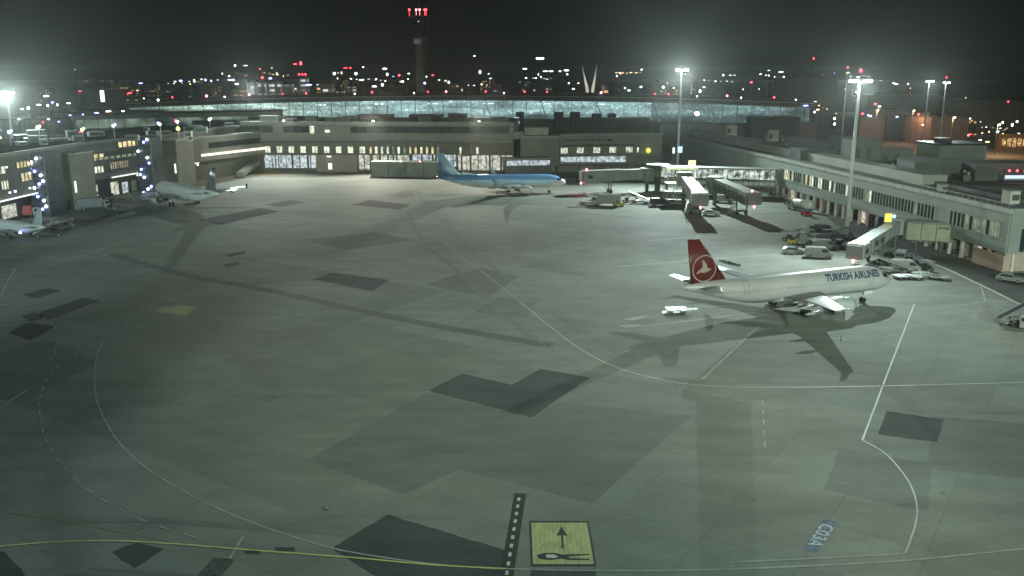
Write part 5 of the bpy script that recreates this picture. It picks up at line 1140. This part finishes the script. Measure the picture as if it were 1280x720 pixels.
def beltloader(m, label=''):
    T = thing('belt_loader', label, 'belt loader')
    MB().side([(2.6, .35), (2.6, .8), (1.0, .9), (.6, .75), (-3.0, .75), (-3.0, .35)], -.8, .8).build('chassis', m, T, bevel=.05)
    MB().bar((-3.6, .1, 1.0), (3.6, .1, 3.0), 1.0, .22).bar((-3.6, -.45, 1.2), (3.6, -.45, 3.2), .06).bar((-3.6, .65, 1.2), (3.6, .65, 3.2), .06).build('conveyor', M_steel, T); MB().bar((-3.55, .1, 1.13), (3.55, .1, 3.13), .8, .04).build('belt', M_vdark, T)
    MB().bar((1.4, .1, .8), (1.8, .1, 2.4), .12).bar((-1.0, .1, .7), (-1.1, .1, 1.6), .12).build('lift_strut', M_dsteel, T); MB().box((1.5, -.95, 1.0), (.6, .5, .7)).build('seat', M_vdark, T)
    wheels(T, (1.7, -2.0), .85, .4); return T
def truck(m, m2, label='', tank=False, name='service_truck', cat='truck'):
    T = thing(name, label, cat)
    MB().side([(3.9, .5), (3.95, 1.4), (3.6, 2.5), (2.3, 2.6), (2.3, .5)], -1.15, 1.15).build('cab', m, T, bevel=.06); MB().side([(3.98, 1.45), (3.68, 2.35), (3.64, 2.33), (3.94, 1.43)], -1.0, 1.0).build('windscreen', M_glassd, T)
    for s in (-1, 1): MB().box((3.1, s * 1.16, 1.9), (.9, .03, .7)).build('side_window', M_glassd, T)
    MB().box((-.7, 0, .75), (7.0, .9, .3)).build('chassis', M_dsteel, T)
    if tank: MB().cyl((-4.0, 0, 1.95), (2.0, 0, 1.95), 1.1, n=20).build('tank', m2, T, True)
    else: MB().box((-1.0, 0, 2.0), (6.2, 2.4, 2.3)).build('cargo_box', m2, T, bevel=.05)
    wheels(T, (2.9, -2.6), 1.15, .48, .3); lamps(T, 3.97, .9, .85, M_hloff, 'headlight'); lamps(T, -4.2, .9, .85, M_tl, 'tail_light'); return T
def stairs_unit(m, label=''):
    T = thing('passenger_stairs', label, 'passenger stairs')
    MB().box((0, 0, .6), (6.2, 1.9, .5)).build('chassis', m, T, bevel=.05); b = MB()
    for k in range(14): b.box((-2.8 + k * .38, 0, .95 + k * .18), (.36, 1.4, .07))
    b.bar((-3, -.75, 1.0), (2.3, -.75, 3.4), .08, .3).bar((-3, .75, 1.0), (2.3, .75, 3.4), .08, .3).box((2.8, 0, 3.4), (1.4, 1.6, .1)); b.build('steps', M_steel, T)
    MB().bar((-3, -.75, 2.0), (2.3, -.75, 4.4), .05).bar((-3, .75, 2.0), (2.3, .75, 4.4), .05).build('handrail', M_vwhite, T); wheels(T, (2.1, -2.1), .95, .38); return T
GP = 'ground vehicles beside the right pier'
def put(T, px, py, deg, label, group=None):
    p = at(px, py); T.location = (p.x, p.y, 0); T.rotation_euler = (0, 0, R(deg)); T['label'] = label
    if group: T['group'] = group
    return T
# cluster left of the front mast
put(van(M_vwhite), 1023, 322, -12, 'white van nearest the viewer in the vehicle cluster below the bright mast')
put(car(M_vgrey), 991, 317, -8, 'small dark grey car left in the vehicle cluster below the bright mast')
put(van(M_vgrey), 1030, 312, -4, 'light grey van behind the white van below the bright mast')
put(tug(M_vyel), 992, 305, 30, 'yellow baggage tractor at the left rear of the vehicle cluster')
put(stairs_unit(M_vwhite), 1004, 304, 70, 'white passenger stairs standing in the vehicle cluster')
put(beltloader(M_vdark), 1043, 302, 20, 'dark belt loader right of the light grey van')
put(cart(M_steel, load=True), 1018, 303, 40, 'loaded baggage cart behind the passenger stairs')
put(cart(M_vgrey, load=False), 1036, 297, 10, 'grey roofed baggage cart at the back of the vehicle cluster')
put(van(M_vdark), 1027, 292, 5, 'dark van at the back of the vehicle cluster')
put(tug(M_vgrey), 1048, 311, 60, 'grey baggage tractor at the foot of the bright mast')
put(car(M_vwhite), 1062, 311, 30, 'small white car right of the bright mast foot')
put(dolly(), 1006, 315, 10, 'empty container dolly between the grey car and the white van')
for k, (px, py, dg) in enumerate(((985, 300, 15), (998, 298, 60), (1010, 297, 100), (1032, 303, 30), (1045, 294, 80), (1052, 304, 120), (1014, 309, 20), (1060, 296, 40))):
    put(cart(M_vdark if k % 2 else M_vgrey, load=True), px, py, dg, 'dark loaded cart in the crowded equipment park below the bright mast, one of several', 'carts in the equipment park')
for k, (px, py, dg) in enumerate(((1108, 322, 15), (1146, 334, 60), (1158, 338, 100), (1136, 329, 30))):
    put(cart(M_vdark if k % 2 else M_vgrey, load=True), px, py, dg, 'dark loaded cart around the white van by the airliner nose', 'carts by the airliner nose')
# by the nose of the red tailed airliner
put(van(M_vwhite), 1131, 339, -10, 'white van right of the red tailed airliner nose')
put(van(M_vgrey), 1126, 326, 60, 'grey van behind the white van under the pale jet bridge')
for k, (px, py, dg) in enumerate(((1150, 344, -25), (1163, 347, -30), (1140, 348, -20), (1174, 349, -35), (1128, 348, 10))):
    put(dolly(), px, py, dg, 'empty flat container dolly in the row right of the red tailed airliner nose', 'container dollies by the airliner nose')
put(beltloader(M_vgrey), 1112, 340, 150, 'grey belt loader just off the red tailed airliner nose')
# right edge
put(beltloader(M_vwhite), 1268, 404, 24, 'white belt loader at the right edge of the picture')
put(van(M_vwhite), 1283, 408, 60, 'white van cut by the right edge of the picture')
# road by the pier
put(car(M_vgrey), 1262, 352, -40, 'grey car parked by the brick wall at the pier corner')
put(dolly(), 1193, 316, -50, 'pale flat dolly parked at the kerb under the pier windows')
# around the dark jet bridges, near the blue airliner
W2 = 'beside the blue airliner bridge'
put(stairs_unit(M_vwhite), 738, 256, 150, 'white passenger stairs right of the blue airliner nose')
put(beltloader(M_vwhite), 800, 254, 145, 'white belt loader with raised belt under the long jet bridge')
put(truck(M_vwhite, M_vgrey), 757, 257, 170, 'grey box truck below the long jet bridge')
put(tug(M_vyel), 773, 258, 20, 'yellow baggage tractor between the box truck and belt loader')
put(tug(M_vgrey), 745, 249, 60, 'grey baggage tractor below the long jet bridge end')
put(cart(M_vdark, load=True), 784, 252, 30, 'loaded baggage cart left of the raised belt loader')
put(van(M_vdark), 824, 257, 10, 'dark van at the foot of the steel stair structure')
put(car(M_vgrey), 841, 256, 5, 'grey car right of the dark van at the stair structure')
put(car(M_vwhite), 889, 269, -15, 'white car parked between the two dark jet bridges')
put(truck(M_vwhite, M_vwhite), 903, 246, -30, 'white box truck under the glazed bridge')
put(van(M_vwhite), 905, 253, -25, 'white van in front of the truck under the glazed bridge')
put(truck(M_vwhite, mat('tank_white', (.6, .6, .58), .3), tank=True, name='tank_truck', cat='tank truck'), 1000, 263, 118, 'white tank truck on the service road by the pier')
for k, (px, py) in enumerate(((966, 246), (973, 249), (980, 252), (986, 256), (992, 259))):
    put(cart(M_vwhite, load=k % 2 == 0), px, py, 118, 'white roofed baggage cart in the train parked along the pier', 'baggage carts along the pier')
put(tug(M_vred), 1008, 270, 118, 'red baggage tractor in front of the white tank truck')
put(van(M_vdark), 716, 231, 10, 'dark van behind the blue airliner nose under the jet bridge cab')
put(van(M_vblue), 600, 213, 5, 'dark van far behind the blue airliner')
# left side groups
put(truck(M_vwhite, M_vgrey), 118, 262, 30, 'grey box truck left in the group before the plain stair tower')
put(tug(M_vdark), 132, 258, 70, 'dark baggage tractor in the group before the plain stair tower')
put(cart(M_vdark, load=True), 140, 262, 10, 'loaded dark baggage cart in the group before the plain stair tower')
put(cart(M_steel, load=True), 150, 264, 0, 'steel roofed baggage cart at the right end of the left group')
put(beltloader(M_vdark), 128, 252, 160, 'dark belt loader before the left pier')
put(van(M_vwhite), 97, 255, 60, 'white van with blue lamp beside the plain stair tower')
put(stairs_unit(M_vdark), 60, 296, 30, 'dark passenger stairs beside the smaller airliner at the left edge')
put(tug(M_vred), 66, 284, 40, 'red baggage tractor right of the small airliner at the left edge')
put(van(M_vwhite), 78, 287, 20, 'white van right of the small airliner at the left edge')
put(cart(M_vdark, load=True), 70, 292, 0, 'loaded cart beside the white van at the left edge')
put(truck(M_vwhite, M_vred), 30, 272, 20, 'truck with a red box behind the small airliner at the left edge')
put(stairs_unit(M_vwhite), 210, 248, 60, 'white passenger stairs at the nose of the dark finned airliner')
put(van(M_vgrey), 190, 250, 10, 'grey van left of the dark finned airliner')
for px, py, z_, k_, lab in ((30, 262, 2.2, 'r', 'red work lamp behind the small airliner at the left edge'), (212, 232, 2.0, 'r', 'red work lamp beside the dark finned airliner'), (97, 250, 2.4, 'b', 'blue lamp stand at the plain stair tower'), (58, 262, 2.6, 'b', 'blue lamp stand between glass stair tower and small airliner'), (14, 270, 2.4, 'w', 'white lamp stand at the left edge under the pier')):
    p = at(px, py); T = thing('work_lamp', lab, 'work lamp', (p.x, p.y, 0)); MB().cyl((0, 0, 0), (0, 0, z_), .06).box((0, 0, .05), (.7, .7, .1)).build('stand', M_dsteel, T); MB().ball((0, -.1, z_ + .2), .42, 8).build('lamp_head', {'r': G_pinkred, 'b': G_cold, 'w': G_white}[k_], T)
put(van(M_vwhite), 372, 211, 5, 'white van parked before the blue lit bays of the middle wing')
put(truck(M_vwhite, M_vblue), 352, 211, 0, 'truck with a blue box before the blue lit bays of the middle wing')
put(car(M_vwhite), 385, 211, 4, 'white car before the blue lit bays of the middle wing')

put(dolly(), 846, 390, 6, 'low pale dolly added in place of a blurred light streak under the tail of the red tailed airliner')  # dolly added where a blurred light streak lies
m_streak = mat('pale_light_streak', (.48, .51, .53), .5, 0, .35, .8)  # pale colour paints the blurred light streak onto the concrete
ppx('paint_and_light_patch', [(826, 389), (850, 386), (870, 384.5), (873, 387), (848, 391), (828, 392)], m_streak, .02)
ppx('paint_and_light_patch', [(778, 399), (806, 394), (812, 396), (790, 401)], mat('faint_line_and_streak_paint'), .02)  # faint tails of the light streak, put into the colour
ppx('paint_and_light_patch', [(775, 407), (800, 405), (802, 407), (777, 409)], mat('faint_line_and_streak_paint'), .021)
for px, py, lab in ((24, 293, 'blue white work lamp on the ground by the left edge airliner'), (27, 300, 'lower blue work lamp by the left edge airliner')):
    p = at(px, py); T = thing('work_lamp', lab, 'work lamp', (p.x, p.y, 0)); MB().cyl((0, 0, 0), (0, 0, 1.6), .06).box((0, 0, .05), (.7, .7, .1)).build('stand', M_dsteel, T); MB().ball((0, -.1, 1.7), .34, 8).build('lamp_head', G_cold if py > 295 else G_white, T)
# wheel chocks and tow bar near the red tailed airliner
p0 = at(903, 327); p1 = at(925, 333); T = thing('tow_bar', 'black tow bar lying on the apron behind the red tail fin', 'tow bar', (p0.x, p0.y, 0)); d = p1 - p0
MB().bar((0, 0, .25), (d.x, d.y, .25), .3).bar((-.6, .5, .2), (.4, -.4, .2), .2).build('bar', M_vdark, T); MB().cyl((d.x * .4, d.y * .4 - .3, .25), (d.x * .4, d.y * .4 + .3, .25), .25).build('wheel', M_tyre, T)
for px, py in ((1051, 424), (408, 636)):
    p = at(px, py); T = thing('traffic_cone', {1051: 'small cone near the wing shadow of the red tailed airliner', 408: 'small cone alone on the dark foreground'}[px], 'cone', (p.x, p.y, 0)); T.scale = (.7, .7, .7); MB().cyl((0, 0, .06), (0, 0, .75), .2, .04).build('cone', mat('cone_dull', (.2, .15, .12), .6), T); MB().box((0, 0, .03), (.5, .5, .06)).build('base', M_vdark, T)

# ================================================================== HAZE (night air that glows round the lamps)
HZ = 0.00006
if HZ:
    bz = MB().box((0, 4400, 58), (9000, 9600, 122)).build('haze', mat('tmp_h', (.5, .5, .5))); m = bpy.data.materials.new('haze_volume'); m.use_nodes = True; n = m.node_tree; n.nodes.clear()
    out = n.nodes.new('ShaderNodeOutputMaterial'); pv = n.nodes.new('ShaderNodeVolumePrincipled'); pv.inputs['Density'].default_value = HZ; pv.inputs['Color'].default_value = (.9, .95, .92, 1); pv.inputs['Anisotropy'].default_value = .82
    n.links.new(pv.outputs[0], out.inputs['Volume']); bz.data.materials.clear(); bz.data.materials.append(m); bz['kind'] = 'stuff'
# put each building's empty at its own foot
bpy.context.view_layer.update()
for o in list(SC.objects):
    if o.type == 'EMPTY' and o.parent is None and o.location.length < 1e-6 and o.children:
        pts = [c.matrix_world @ Vector(k) for c in o.children if c.type == 'MESH' for k in c.bound_box]
        if not pts: continue
        c = Vector(((min(p.x for p in pts) + max(p.x for p in pts)) / 2, (min(p.y for p in pts) + max(p.y for p in pts)) / 2, 0))
        if min(p.z for p in pts) > 5: c.z = min(p.z for p in pts)
        o.location = c
        for ch in o.children: ch.location = ch.location - c
